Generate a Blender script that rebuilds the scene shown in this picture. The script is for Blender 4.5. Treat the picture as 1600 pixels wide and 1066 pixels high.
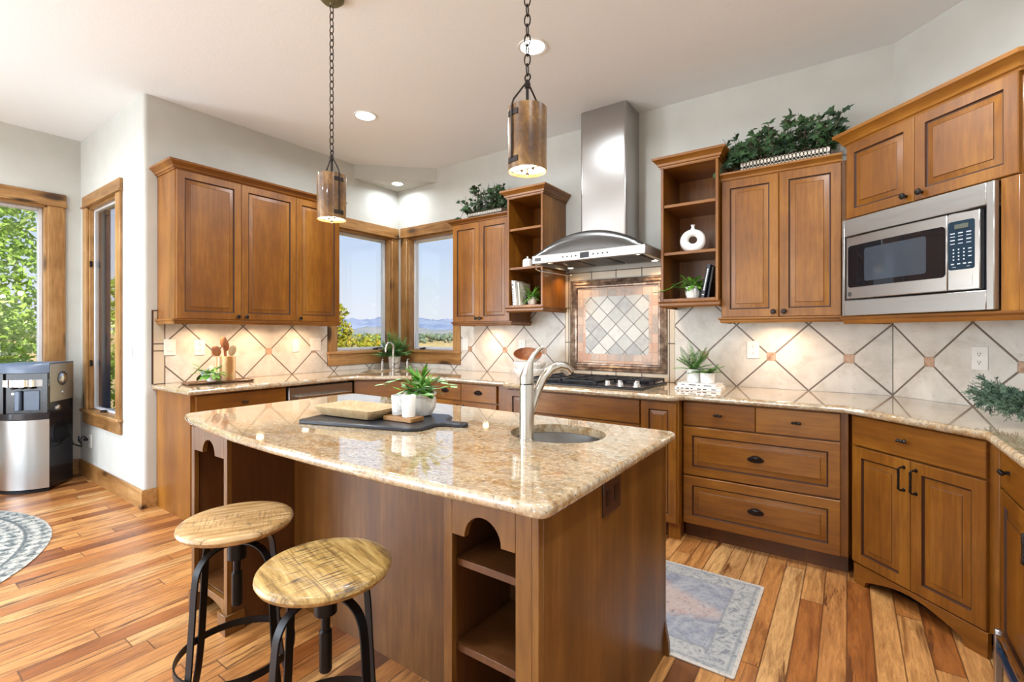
import bpy, bmesh, math, random
from mathutils import Vector, Matrix
for o in list(bpy.data.objects): bpy.data.objects.remove(o)
SC = bpy.context.scene
C = SC.collection
PI = math.pi
R2 = math.sqrt(.5)

# ------------------------------------------------------------------ camera, world, sun, exposure
cam_data = bpy.data.cameras.new('camera')
cam = bpy.data.objects.new('camera', cam_data); C.objects.link(cam)
cam_data.sensor_width = 36; cam_data.lens = 36*745.5/1600
cam_data.shift_y = -(533-520.6)/1600
cam_data.clip_start = .05; cam_data.clip_end = 20000
cam.location = (0, 0, 1.286); cam.rotation_euler = (PI/2, 0, math.radians(35.19))
SC.camera = cam
SC.view_settings.view_transform = 'Standard'; SC.view_settings.look = 'None'
SC.view_settings.gamma = 1; SC.view_settings.exposure = 0.0
SC.view_settings.use_curve_mapping = False
SC.cycles.use_denoising = True
SC.cycles.max_bounces = 8; SC.cycles.diffuse_bounces = 5; SC.cycles.transparent_max_bounces = 12
SC.cycles.sample_clamp_indirect = 6
SC.cycles.caustics_reflective = False; SC.cycles.caustics_refractive = False

world = bpy.data.worlds.new('world'); SC.world = world; world.use_nodes = True
wt = world.node_tree; wt.nodes.clear()
wo = wt.nodes.new('ShaderNodeOutputWorld'); wb = wt.nodes.new('ShaderNodeBackground')
wc = wt.nodes.new('ShaderNodeTexCoord'); ws = wt.nodes.new('ShaderNodeSeparateXYZ'); wr = wt.nodes.new('ShaderNodeValToRGB')
wt.links.new(wc.outputs['Generated'], ws.inputs[0]); wt.links.new(ws.outputs['Z'], wr.inputs[0])
wt.links.new(wr.outputs[0], wb.inputs[0]); wt.links.new(wb.outputs[0], wo.inputs[0])
e = wr.color_ramp.elements
e[0].position = 0.0; e[0].color = (.88, .91, 1.0, 1)
e[1].position = 1.0; e[1].color = (.16, .34, .80, 1)
for p, c in ((.045, (.84, .90, 1.0, 1)), (.12, (.72, .84, 1.0, 1)), (.26, (.46, .66, 1.0, 1))):
    n = e.new(p); n.color = c
wb.inputs[1].default_value = 1.0

def sun(name, direction, strength, angle=.5, color=(1, .95, .85)):
    d = bpy.data.lights.new(name, 'SUN'); d.energy = strength; d.angle = math.radians(angle); d.color = color
    o = bpy.data.objects.new(name, d); C.objects.link(o)
    o.rotation_euler = Vector(direction).to_track_quat('-Z', 'Y').to_euler()
    return o
sun('sun', (-.80, .35, -.75), 10.0)

def area(name, loc, direction, w, h, energy, color=(1, 1, 1), shape='RECTANGLE', spread=180):
    d = bpy.data.lights.new(name, 'AREA'); d.shape = shape; d.size = w
    if shape in ('RECTANGLE', 'ELLIPSE'): d.size_y = h
    d.energy = energy; d.color = color; d.spread = math.radians(spread)
    o = bpy.data.objects.new(name, d); C.objects.link(o)
    o.location = loc; o.rotation_euler = Vector(direction).to_track_quat('-Z', 'Y').to_euler()
    return o
# added area lamps standing in for daylight at the unseen patio windows
area('daylight_fill_patio', (-4.1, -3.62, 1.35), (0, 1, -.08), 2.6, 2.3, 165, (.80, .90, 1))
area('daylight_fill_patio', (-1.1, -3.62, 1.35), (0, 1, -.08), 2.0, 2.3, 65, (.84, .92, 1))
area('daylight_fill_side', (-5.90, -2.2, 1.30), (1, .15, -.08), 2.0, 2.2, 320, (.80, .90, 1))  # area lamp added to brighten the left floor, at an unseen side window
CAN_W = 23.0     # each recessed ceiling lamp
PUCK_W = 2.0     # each under-cabinet puck
PEND_W = 5.0

# ------------------------------------------------------------------ helpers
class MB:
    """collects faces, then becomes one mesh object"""
    def __init__(s): s.v = []; s.f = []; s.m = []
    def add(s, vs, fs, mi=0):
        b = len(s.v); s.v += [tuple(v) for v in vs]
        for f in fs: s.f.append([b+i for i in f]); s.m.append(mi)
    def box(s, x0, x1, y0, y1, z0, z1, mi=0):
        if x0 > x1: x0, x1 = x1, x0
        if y0 > y1: y0, y1 = y1, y0
        if z0 > z1: z0, z1 = z1, z0
        s.add([(x0,y0,z0),(x1,y0,z0),(x1,y1,z0),(x0,y1,z0),(x0,y0,z1),(x1,y0,z1),(x1,y1,z1),(x0,y1,z1)],
              [(0,3,2,1),(4,5,6,7),(0,1,5,4),(1,2,6,5),(2,3,7,6),(3,0,4,7)], mi)
    def obox(s, c, ax, ay, az, mi=0):
        c, ax, ay, az = map(Vector, (c, ax, ay, az))
        vs = [c+ax*i+ay*j+az*k for k in (-1,1) for j in (-1,1) for i in (-1,1)]
        s.add(vs, [(0,2,3,1),(4,5,7,6),(0,1,5,4),(1,3,7,5),(3,2,6,7),(2,0,4,6)], mi)
    def prism(s, poly, z0, z1, mi=0):
        if sum(poly[i-1][0]*poly[i][1]-poly[i][0]*poly[i-1][1] for i in range(len(poly))) < 0: poly = poly[::-1]
        n = len(poly)
        s.add([(p[0],p[1],z0) for p in poly]+[(p[0],p[1],z1) for p in poly],
              [tuple(range(n-1,-1,-1)), tuple(range(n,2*n))]+[(i,(i+1)%n,n+(i+1)%n,n+i) for i in range(n)], mi)
    def prism_y(s, poly, y0, y1, mi=0):
        """poly in (x, z), extruded along y"""
        if sum(poly[i-1][0]*poly[i][1]-poly[i][0]*poly[i-1][1] for i in range(len(poly))) < 0: poly = poly[::-1]
        n = len(poly)
        s.add([(p[0],y0,p[1]) for p in poly]+[(p[0],y1,p[1]) for p in poly],
              [tuple(range(n)), tuple(range(2*n-1,n-1,-1))]+[(i,n+i,n+(i+1)%n,(i+1)%n) for i in range(n)], mi)
    def loops(s, ls, close=True, cap0=False, cap1=False, mi=0):
        b = len(s.v); n = len(ls[0])
        for l in ls: s.v += [tuple(p) for p in l]
        for k in range(len(ls)-1):
            for i in range(n if close else n-1):
                j = (i+1) % n
                s.f.append([b+k*n+i, b+k*n+j, b+(k+1)*n+j, b+(k+1)*n+i]); s.m.append(mi)
        if cap0: s.f.append([b+i for i in range(n-1,-1,-1)]); s.m.append(mi)
        if cap1: s.f.append([b+(len(ls)-1)*n+i for i in range(n)]); s.m.append(mi)
    def lathe(s, prof, c=(0,0,0), seg=24, mi=0, axis='z', rot=None, sx=1, sy=1, caps=(True, True)):
        ls = []
        for r, z in prof:
            l = []
            for i in range(seg):
                a = 2*PI*i/seg; p = Vector((r*math.cos(a)*sx, r*math.sin(a)*sy, z))
                if axis == 'y': p = Vector((p.x, -p.z, p.y))       # z of profile points to -y (towards the room)
                if rot: p = rot @ p
                l.append(p+Vector(c))
            ls.append(l)
        s.loops(ls, True, caps[0], caps[1], mi)
    def tube(s, pts, r, seg=8, mi=0, closed=False, rads=None, flat=None):
        pts = [Vector(p) for p in pts]; n = len(pts); ls = []
        prev = None
        for i, p in enumerate(pts):
            a = pts[i-1] if (i > 0 or closed) else p
            b = pts[(i+1) % n] if (i < n-1 or closed) else p
            t = (b-a)
            if t.length < 1e-9: t = Vector((0,0,1))
            t.normalize()
            if prev is None:
                u = t.cross(Vector((0,0,1)))
                if u.length < 1e-3: u = t.cross(Vector((1,0,0)))
                u.normalize()
            else:
                u = prev - t*prev.dot(t)
                if u.length < 1e-6: u = t.orthogonal()
                u.normalize()
            prev = u; w = t.cross(u); rr = rads[i] if rads else r
            ls.append([p+(u*math.cos(2*PI*k/seg)+w*math.sin(2*PI*k/seg))*rr for k in range(seg)])
        if closed: ls.append(ls[0]); s.loops(ls, True, False, False, mi)
        else: s.loops(ls, True, True, True, mi)
    def ribbon(s, pts, nrm, w, t, mi=0, closed=False):
        """flat bar: pts centre line, nrm(i,p)->thickness direction, w width, t thickness"""
        pts = [Vector(p) for p in pts]; n = len(pts); ls = []
        for i, p in enumerate(pts):
            a = pts[i-1] if (i > 0 or closed) else p
            b = pts[(i+1) % n] if (i < n-1 or closed) else p
            tt = (b-a).normalized(); nn = Vector(nrm(i, p)); nn = (nn-tt*nn.dot(tt)).normalized(); ww = tt.cross(nn)
            ls.append([p+ww*w/2+nn*t/2, p-ww*w/2+nn*t/2, p-ww*w/2-nn*t/2, p+ww*w/2-nn*t/2])
        if closed: ls.append(ls[0]); s.loops(ls, True, False, False, mi)
        else: s.loops(ls, True, True, True, mi)
    def sphere(s, c, r, seg=16, rings=8, mi=0, sz=1):
        s.lathe([(max(r*math.sin(PI*k/rings), 1e-5), -r*sz*math.cos(PI*k/rings)) for k in range(rings+1)], c, seg, mi)
    def sweep(s, prof, path, closed=False, mi=0, cap=True):
        """prof [(out, z)] swept along path [(x, y)] in plan with mitred corners; 'out' is to the right-hand side of travel"""
        n = len(path); ls = []
        for i in range(n):
            p = Vector((path[i][0], path[i][1]))
            d1 = (p-Vector(path[i-1][:2])).normalized() if (i > 0 or closed) else None
            d2 = (Vector(path[(i+1) % n][:2])-p).normalized() if (i < n-1 or closed) else None
            if d1 is None: d1 = d2
            if d2 is None: d2 = d1
            n1 = Vector((d1.y, -d1.x)); n2 = Vector((d2.y, -d2.x)); m = n1+n2
            m = m/ max(m.dot(n1), .2)
            ls.append([(p.x+m.x*o, p.y+m.y*o, z) for o, z in prof])
        if closed: ls.append(ls[0])
        s.loops(ls, True, cap and not closed, cap and not closed, mi)
    def build(s, name, mats, parent=None, smooth=30, bevel=0, seg=1):
        me = bpy.data.meshes.new(name); me.from_pydata(s.v, [], s.f)
        if not isinstance(mats, (list, tuple)): mats = [mats]
        for m in mats: me.materials.append(m)
        me.polygons.foreach_set('material_index', s.m)
        bm = bmesh.new(); bm.from_mesh(me)
        bmesh.ops.recalc_face_normals(bm, faces=bm.faces)
        bm.to_mesh(me); bm.free()
        if smooth:
            me.polygons.foreach_set('use_smooth', [True]*len(me.polygons))
            me.set_sharp_from_angle(angle=math.radians(smooth))
        me.update()
        o = bpy.data.objects.new(name, me); C.objects.link(o)
        if parent: o.parent = parent
        if bevel:
            b = o.modifiers.new('bevel', 'BEVEL'); b.width = bevel; b.segments = seg; b.limit_method = 'ANGLE'; b.angle_limit = math.radians(40)
            b.harden_normals = False
        return o

def tag(o, label, cat, group=None, kind=None):
    o['label'] = label; o['category'] = cat
    if group: o['group'] = group
    if kind: o['kind'] = kind
    return o
def thing(name, label, cat, loc=(0,0,0), rz=0, group=None):
    o = bpy.data.objects.new(name, None); C.objects.link(o); o.empty_display_size = .1
    o.location = loc; o.rotation_euler = (0, 0, rz)
    return tag(o, label, cat, group)
def struct(o, label=None):
    o['kind'] = 'structure'
    if label: o['label'] = label
    return o
def sempty(name, loc=(0,0,0), rz=0, label=None):
    o = bpy.data.objects.new(name, None); C.objects.link(o); o.location = loc; o.rotation_euler = (0,0,rz)
    return struct(o, label)
def copy_tree(o, parent=None):
    c = o.copy(); C.objects.link(c)
    if parent: c.parent = parent
    for ch in [x for x in bpy.data.objects if x.parent == o]: copy_tree(ch, c)
    return c

# ------------------------------------------------------------------ materials
def lin(r, g, b):
    f = lambda c: ((c/255)/12.92 if c/255 <= .04045 else ((c/255+.055)/1.055)**2.4)
    return (f(r), f(g), f(b), 1)
class NT:
    def __init__(s, name):
        s.m = bpy.data.materials.new(name); s.m.use_nodes = True; s.t = s.m.node_tree
        s.b = s.t.nodes['Principled BSDF']; s.out = s.t.nodes['Material Output']
    def n(s, k, **kw):
        x = s.t.nodes.new(k)
        for a, v in kw.items(): setattr(x, a, v)
        return x
    def l(s, a, b): s.t.links.new(a, b)
    def coord(s, which='Object', scale=(1,1,1), loc=(0,0,0), rot=(0,0,0)):
        c = s.n('ShaderNodeTexCoord'); m = s.n('ShaderNodeMapping'); m.inputs['Scale'].default_value = scale
        m.inputs['Location'].default_value = loc; m.inputs['Rotation'].default_value = rot
        s.l(c.outputs[which], m.inputs[0]); return m.outputs[0]
    def noise(s, vec, scale, detail=4, rough=.55, dist=0):
        n = s.n('ShaderNodeTexNoise'); n.inputs['Scale'].default_value = scale; n.inputs['Detail'].default_value = detail
        n.inputs['Roughness'].default_value = rough; n.inputs['Distortion'].default_value = dist
        if vec is not None: s.l(vec, n.inputs['Vector'])
        return n
    def ramp(s, fac, stops, interp='LINEAR'):
        r = s.n('ShaderNodeValToRGB'); el = r.color_ramp.elements; r.color_ramp.interpolation = interp
        el[0].position, el[0].color = stops[0]; el[1].position, el[1].color = stops[-1]
        for p, c in stops[1:-1]:
            q = el.new(p); q.color = c
        s.l(fac, r.inputs[0]); return r.outputs[0]
    def math(s, op, a, b=None, c=None):
        m = s.n('ShaderNodeMath', operation=op)
        for i, x in enumerate((a, b, c)):
            if x is None: continue
            if isinstance(x, (int, float)): m.inputs[i].default_value = x
            else: s.l(x, m.inputs[i])
        return m.outputs[0]
    def mix(s, fac, a, b, mode='MIX'):
        m = s.n('ShaderNodeMix', data_type='RGBA', blend_type=mode)
        for sock, x in ((m.inputs[0], fac), (m.inputs[6], a), (m.inputs[7], b)):
            if isinstance(x, (int, float, tuple)): sock.default_value = x
            else: s.l(x, sock)
        return m.outputs[2]
    def bump(s, h, strength=.2, dist=.01):
        b = s.n('ShaderNodeBump'); b.inputs['Strength'].default_value = strength; b.inputs['Distance'].default_value = dist
        s.l(h, b.inputs['Height']); s.l(b.outputs[0], s.b.inputs['Normal']); return b
    def set(s, color=None, rough=None, metal=None, spec=None, coat=None, coat_rough=None, emis=None, estr=None, trans=None, alpha=None):
        for k, v in (('Base Color', color), ('Roughness', rough), ('Metallic', metal), ('Specular IOR Level', spec), ('Coat Weight', coat),
                     ('Coat Roughness', coat_rough), ('Emission Color', emis), ('Emission Strength', estr), ('Transmission Weight', trans), ('Alpha', alpha)):
            if v is None: continue
            if isinstance(v, (int, float, tuple)): s.b.inputs[k].default_value = v
            else: s.l(v, s.b.inputs[k])
        return s
def plain(name, col, rough=.5, metal=0, var=.06, scale=8, **kw):
    t = NT(name); n = t.noise(t.coord('Object'), scale, 3)
    a = tuple(min(1, c*(1+var)) for c in col[:3])+(1,); b = tuple(c*(1-var) for c in col[:3])+(1,)
    t.set(color=t.ramp(n.outputs[0], [(.3, b), (.7, a)]), rough=rough, metal=metal, **kw); return t.m

def wood(name, dark, mid, light, rough=.36, scale=1.0, axis='z', coat=.10, contrast=1.0, knots=False, rings=14):
    """stained wood with grain along an axis"""
    t = NT(name)
    sc = {'z': (9, 9, .8), 'x': (.8, 9, 9), 'y': (9, .8, 9)}[axis]
    oi = t.n('ShaderNodeObjectInfo'); add = t.n('ShaderNodeVectorMath', operation='MULTIPLY_ADD')
    co = t.coord('Object'); cr = t.n('ShaderNodeCombineXYZ')
    t.l(oi.outputs['Random'], cr.inputs[0]); t.l(oi.outputs['Random'], cr.inputs[2])
    add.inputs[1].default_value = (7, 7, 7); t.l(cr.outputs[0], add.inputs[0]); t.l(co, add.inputs[2])
    mp = t.n('ShaderNodeMapping'); mp.inputs['Scale'].default_value = tuple(c*scale for c in sc); t.l(add.outputs[0], mp.inputs[0])
    big = t.noise(mp.outputs[0], .45, 3, .5, .8); fine = t.noise(mp.outputs[0], 6, 5, .65, .3)
    mot = t.noise(add.outputs[0], 3.2*scale, 3, .6)
    f = t.math('ADD', t.math('MULTIPLY', big.outputs[0], .45), t.math('ADD', t.math('MULTIPLY', fine.outputs[0], .3), t.math('MULTIPLY', mot.outputs[0], .25)))
    w = .16/contrast
    col = t.ramp(f, [(.5-w, dark), (.5, mid), (.5+w, light)])
    if knots:
        vm = t.n('ShaderNodeTexVoronoi'); vm.inputs['Scale'].default_value = 1
        m2 = t.n('ShaderNodeMapping'); m2.inputs['Scale'].default_value = tuple(c*.9 for c in {'z': (7,7,2.6), 'x': (2.6,7,7), 'y': (7,2.6,7)}[axis]); t.l(add.outputs[0], m2.inputs[0]); t.l(m2.outputs[0], vm.inputs['Vector'])
        col = t.mix(t.ramp(vm.outputs['Distance'], [(.12, (1,1,1,1)), (.26, (0,0,0,1))]), col, tuple(c*.28 for c in dark[:3])+(1,))
    t.set(color=col, rough=rough, coat=coat, coat_rough=.25)
    t.bump(fine.outputs[0], .05, .002)
    return t.m

M = {}
M['cab'] = wood('maple_stained', lin(90,48,9), lin(126,76,17), lin(160,106,34))
M['cab_h'] = wood('maple_stained_horizontal', lin(90,48,9), lin(126,76,17), lin(160,106,34), axis='x')
M['cab_in'] = wood('maple_inside', lin(70,40,18), lin(92,54,26), lin(112,70,36))
M['glaze'] = plain('dark_glaze_in_the_grooves', lin(62,32,12), .45)
M['isl'] = wood('cherry_stained_island', lin(74,42,12), lin(100,62,20), lin(130,88,38), contrast=1.1)
M['isl_in'] = wood('island_shelf_wood', lin(66,36,16), lin(88,52,24), lin(110,70,36))
M['trimw'] = wood('knotty_alder', lin(112,72,32), lin(160,116,66), lin(194,154,102), contrast=1.2, knots=True)
M['trimw_h'] = wood('knotty_alder_horizontal', lin(112,72,32), lin(160,116,66), lin(194,154,102), axis='x', contrast=1.2, knots=True)
M['trimw_y'] = wood('knotty_alder_lengthwise', lin(120,74,28), lin(164,112,54), lin(190,142,80), axis='y', contrast=1.2, knots=True)
M['seat'] = wood('mango_wood', lin(112,80,46), lin(178,142,92), lin(208,178,128), rough=.4, contrast=1.7, axis='x', scale=1.6)
M['seat2'] = wood('mango_wood_dark_grain', lin(96,72,44), lin(168,134,76), lin(204,176,116), rough=.4, contrast=1.9, axis='x', scale=1.8)
def seat_mat(name, hatch, dark, mid, light, shift):
    t = NT(name); co = t.coord('Object', loc=(0, shift, 0)); sp = t.n('ShaderNodeSeparateXYZ'); t.l(co, sp.inputs[0])
    row = t.math('FLOOR', t.math('DIVIDE', sp.outputs[1], .125)); wn = t.n('ShaderNodeTexWhiteNoise', noise_dimensions='1D'); t.l(row, wn.inputs['W'])
    off = t.n('ShaderNodeVectorMath', operation='MULTIPLY_ADD'); t.l(wn.outputs['Color'], off.inputs[0]); off.inputs[1].default_value = (5, 5, 0); t.l(co, off.inputs[2])
    mp = t.n('ShaderNodeMapping'); mp.inputs['Scale'].default_value = (1.6, 14, 14); t.l(off.outputs[0], mp.inputs[0])
    g = t.noise(mp.outputs[0], 1.6, 5, .6, 1.6); g2 = t.noise(mp.outputs[0], 9, 4, .6)
    c = t.ramp(t.math('ADD', t.math('MULTIPLY', g.outputs[0], .7), t.math('MULTIPLY', g2.outputs[0], .3)), [(.36, dark), (.48, mid), (.62, light)])
    h = t.n('ShaderNodeMapping'); h.inputs['Scale'].default_value = (150, 12, 12); t.l(co, h.inputs[0]); hn = t.noise(h.outputs[0], 1, 3, .6)
    bd = t.noise(t.coord('Object', (3, 9, 1), (shift*3, 1.3, 0)), 1.1, 3, .5)
    msk = t.math('MULTIPLY', t.ramp(hn.outputs[0], [(.50, (0,0,0,1)), (.62, (1,1,1,1))]), t.ramp(bd.outputs[0], [(.47, (0,0,0,1)), (.60, (hatch,)*3+(1,))]))
    c = t.mix(msk, c, lin(84, 66, 52))
    jn = t.math('ABSOLUTE', t.math('SUBTRACT', t.math('FRACT', t.math('DIVIDE', sp.outputs[1], .125)), .0)); c = t.mix(t.ramp(jn, [(.004, (1,1,1,1)), (.02, (0,0,0,1))]), c, lin(92, 70, 46))
    t.set(color=c, rough=.36, coat=.2); t.bump(hn.outputs[0], .05, .001); return t.m
M['seat'] = seat_mat('mango_wood_seat', .45, lin(120,86,48), lin(172,134,84), lin(204,172,124), .03)
M['seat2'] = seat_mat('saw_marked_wood_seat', 1.0, lin(104,78,42), lin(164,130,72), lin(198,168,108), .055)
M['pale_wood'] = wood('pale_wood', lin(150,120,84), lin(190,164,124), lin(214,194,158), rough=.6, coat=0)
M['spoon'] = wood('spoon_wood', lin(96,48,22), lin(142,82,44), lin(176,116,72), rough=.5, coat=0)
M['black'] = plain('black_metal', (.012,.012,.014), .35, .6)
M['iron'] = plain('dark_iron', (.025,.018,.015), .45, .7)
M['knobm'] = plain('dark_bronze', (.03,.024,.022), .35, .8)
M['white_cer'] = plain('white_ceramic', (.80,.79,.77), .3)
M['cream_cer'] = plain('cream_ceramic', (.72,.66,.56), .5)
M['white_pl'] = plain('white_plastic', (.78,.77,.74), .35)
M['vinyl'] = plain('pale_vinyl', (.62,.64,.68), .4)
M['dark_pl'] = plain('black_plastic', (.012,.013,.018), .18)
M['soil'] = plain('soil', (.05,.03,.02), .9)
M['paper'] = plain('paper', (.78,.76,.72), .7)
M['blue_cer'] = plain('blue_glaze', lin(70,116,160), .3)
M['navy'] = plain('dark_navy_cover', (.018,.022,.035), .5)

def steel(name, col=(.47,.455,.44), rough=.30, axis='x'):
    t = NT(name); sc = {'x': (2, 200, 200), 'z': (200, 200, 2)}[axis]
    n = t.noise(t.coord('Object', sc), 1, 3)
    an = {'x': (.75, 0), 'z': (.6, .25)}[axis]; t.b.inputs['Anisotropic'].default_value = an[0]; t.b.inputs['Anisotropic Rotation'].default_value = an[1]
    tg = t.n('ShaderNodeTangent'); tg.direction_type = 'RADIAL'; tg.axis = 'Z'; t.l(tg.outputs[0], t.b.inputs['Tangent'])
    t.set(color=col+(1,), metal=1, rough=t.ramp(n.outputs[0], [(.3, (rough*.94,)*3+(1,)), (.7, (rough*1.06,)*3+(1,))]))
    return t.m
M['steel'] = steel('brushed_stainless'); M['steel_v'] = steel('brushed_stainless_vertical', axis='z')
M['nickel'] = steel('brushed_nickel', (.60,.57,.52), .22, 'z')
M['chrome'] = plain('chrome', (.8,.8,.82), .06, 1, 0)
M['steel_dark'] = steel('dark_stainless', (.13,.125,.12), .32)

def wall_mat():
    t = NT('wall_paint'); n = t.noise(t.coord('Object'), 60, 4, .6); n2 = t.noise(t.coord('Object'), 4, 3)
    t.set(color=t.ramp(n2.outputs[0], [(.3, lin(190,190,184)), (.7, lin(198,198,192))]), rough=.75); t.bump(n.outputs[0], .12, .004); return t.m
M['wall'] = wall_mat()
def ceil_mat():
    t = NT('textured_ceiling_paint'); n = t.noise(t.coord('Object'), 45, 5, .7, .6)
    t.set(color=lin(236,238,240), rough=.85); t.bump(t.ramp(n.outputs[0], [(.42, (0,0,0,1)), (.6, (1,1,1,1))]), .10, .005); return t.m
M['ceil'] = ceil_mat()

def floor_mat():
    t = NT('hickory_planks'); co = t.coord('Object'); sp = t.n('ShaderNodeSeparateXYZ'); t.l(co, sp.inputs[0])
    W, L = .092, 1.1
    u = t.math('DIVIDE', t.math('ADD', sp.outputs[0], .006), W); row = t.math('FLOOR', u); fu = t.math('FRACT', u)
    wn = t.n('ShaderNodeTexWhiteNoise', noise_dimensions='1D'); t.l(row, wn.inputs['W'])
    v = t.math('ADD', t.math('DIVIDE', sp.outputs[1], L), t.math('MULTIPLY', wn.outputs['Value'], 7.3))
    colm = t.math('FLOOR', v); fv = t.math('FRACT', v)
    cb = t.n('ShaderNodeCombineXYZ'); t.l(row, cb.inputs[0]); t.l(colm, cb.inputs[1])
    w2 = t.n('ShaderNodeTexWhiteNoise', noise_dimensions='2D'); t.l(cb.outputs[0], w2.inputs['Vector'])
    base = t.ramp(w2.outputs['Value'], [(0, lin(160,96,42)), (.2, lin(196,136,76)), (.45, lin(210,156,94)), (.66, lin(188,124,64)), (.8, lin(220,174,114)), (.91, lin(148,86,36)), (.98, lin(98,56,24))])
    off = t.n('ShaderNodeVectorMath', operation='MULTIPLY_ADD'); t.l(w2.outputs['Color'], off.inputs[0]); off.inputs[1].default_value = (9, 9, 0); t.l(co, off.inputs[2])
    mp = t.n('ShaderNodeMapping'); mp.inputs['Scale'].default_value = (11, 1.1, 1); t.l(off.outputs[0], mp.inputs[0])
    g1 = t.noise(mp.outputs[0], 1.3, 5, .6, 1.8); g2 = t.noise(mp.outputs[0], 9, 4, .65, .4)
    c1 = t.mix(t.ramp(g1.outputs[0], [(.32, (0,0,0,1)), (.54, (1,1,1,1))]), (.50,.38,.28,1), (1.10,1.08,1.06,1))
    c = t.mix(1.0, base, c1, 'MULTIPLY')
    ln = t.ramp(t.math('ABSOLUTE', t.math('SUBTRACT', t.math('FRACT', t.math('MULTIPLY', g1.outputs[0], 9)), .5)), [(0, (.72,.62,.52,1)), (.12, (1,1,1,1))])
    c = t.mix(.8, c, t.mix(1.0, c, ln, 'MULTIPLY'))
    kn = t.noise(mp.outputs[0], .55, 4, .6, 2.2)
    c = t.mix(t.ramp(kn.outputs[0], [(.61, (0,0,0,1)), (.66, (1,1,1,1))]), c, lin(98,56,26))
    c = t.mix(t.ramp(g2.outputs[0], [(.35, (.35,.35,.35,1)), (.6, (0,0,0,1))]), c, lin(112,66,30))
    e1 = t.math('MINIMUM', t.math('MULTIPLY', t.math('MINIMUM', fu, t.math('SUBTRACT', 1, fu)), W), t.math('MULTIPLY', t.math('MINIMUM', fv, t.math('SUBTRACT', 1, fv)), L))
    seam = t.ramp(e1, [(.0004, (0,0,0,1)), (.0018, (1,1,1,1))])
    c = t.mix(seam, lin(84,46,20), c)
    t.set(color=c, rough=t.ramp(g2.outputs[0], [(.3, (.40,)*3+(1,)), (.7, (.28,)*3+(1,))]), spec=1.0)
    t.bump(seam, .25, .0015); return t.m
M['floor'] = floor_mat()

def granite_mat():
    t = NT('golden_granite'); co = t.coord('Object')
    flow = t.coord('Object', (1, 2.2, 2.2), rot=(0, 0, .6))
    a = t.noise(flow, 5, 6, .65, 1.0); b = t.noise(co, 60, 4, .7, .3); c = t.noise(co, 130, 3, .6); g = t.noise(flow, 13, 5, .7, .8)
    base = t.ramp(a.outputs[0], [(.32, lin(172,154,126)), (.47, lin(188,168,138)), (.58, lin(172,142,102)), (.74, lin(146,108,68))])
    base = t.mix(t.ramp(g.outputs[0], [(.50, (0,0,0,1)), (.68, (.7,.7,.7,1))]), base, lin(146,136,124))
    base = t.mix(t.ramp(b.outputs[0], [(.53, (0,0,0,1)), (.62, (.6,.6,.6,1))]), base, lin(120,100,78))
    base = t.mix(t.ramp(b.outputs[0], [(.36, (.8,.8,.8,1)), (.44, (0,0,0,1))]), base, lin(212,198,172))
    base = t.mix(t.ramp(c.outputs[0], [(.62, (0,0,0,1)), (.68, (.8,.8,.8,1))]), base, lin(70,62,56))
    t.b.inputs['IOR'].default_value = 1.7
    t.set(color=base, rough=.06, spec=.9, coat=.5, coat_rough=.02); return t.m
M['granite'] = granite_mat()

def tile_mat():
    """big diamond tiles with dark liners and small accent inserts; local x along the wall, z = 0 on the counter, x = 0 on a lower corner"""
    t = NT('diamond_tile'); S = .4375
    c = t.n('ShaderNodeTexCoord'); sp = t.n('ShaderNodeSeparateXYZ'); t.l(c.outputs['Object'], sp.inputs[0])
    x, z = sp.outputs[0], sp.outputs[2]
    def dist(q):      # distance of q from the nearest multiple of S
        f = t.math('FRACT', t.math('ADD', t.math('DIVIDE', q, S), 100.5)); return t.math('MULTIPLY', t.math('ABSOLUTE', t.math('SUBTRACT', f, .5)), S*R2)
    d = t.math('MINIMUM', dist(t.math('ADD', x, z)), dist(t.math('SUBTRACT', x, z)))
    fx = t.math('FRACT', t.math('ADD', t.math('DIVIDE', x, S), 100.0))
    dx = t.math('MULTIPLY', t.math('ABSOLUTE', t.math('SUBTRACT', fx, .5)), S)
    dz = t.math('ABSOLUTE', t.math('SUBTRACT', z, S/2)); ins = t.math('MAXIMUM', dx, dz)
    n = t.noise(c.outputs['Object'], 7, 5, .6, .5); n2 = t.noise(c.outputs['Object'], 34, 3, .6); n3 = t.noise(c.outputs['Object'], 90, 2)
    tile = t.ramp(n.outputs[0], [(.3, lin(190,184,174)), (.5, lin(208,204,196)), (.72, lin(218,215,208))])
    tile = t.mix(t.ramp(n2.outputs[0], [(.62, (0,0,0,1)), (.74, (.5,.5,.5,1))]), tile, lin(178,166,148))
    line = t.ramp(t.math('ADD', d, t.math('MULTIPLY', t.math('SUBTRACT', n3.outputs[0], .5), .0035)), [(0, lin(128,112,96)), (.0016, lin(134,118,100)), (.0026, lin(56,40,32)), (.0062, lin(62,46,38)), (.0072, (1,1,1,1))], 'LINEAR')
    mask = t.ramp(d, [(.0066, (0,0,0,1)), (.0076, (1,1,1,1))])
    col = t.mix(mask, line, tile)
    it = t.ramp(n2.outputs[0], [(.35, lin(142,104,82)), (.6, lin(188,156,132))])
    col = t.mix(t.ramp(ins, [(.0255, (1,1,1,1)), (.0262, (0,0,0,1))]), col, it)
    rim = t.math('ABSOLUTE', t.math('SUBTRACT', ins, .0268))
    col = t.mix(t.ramp(rim, [(.0014, (1,1,1,1)), (.0022, (0,0,0,1))]), col, lin(150,126,106))
    t.set(color=col, rough=.42); t.bump(mask, .3, .002); return t.m
M['tile'] = tile_mat()
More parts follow.
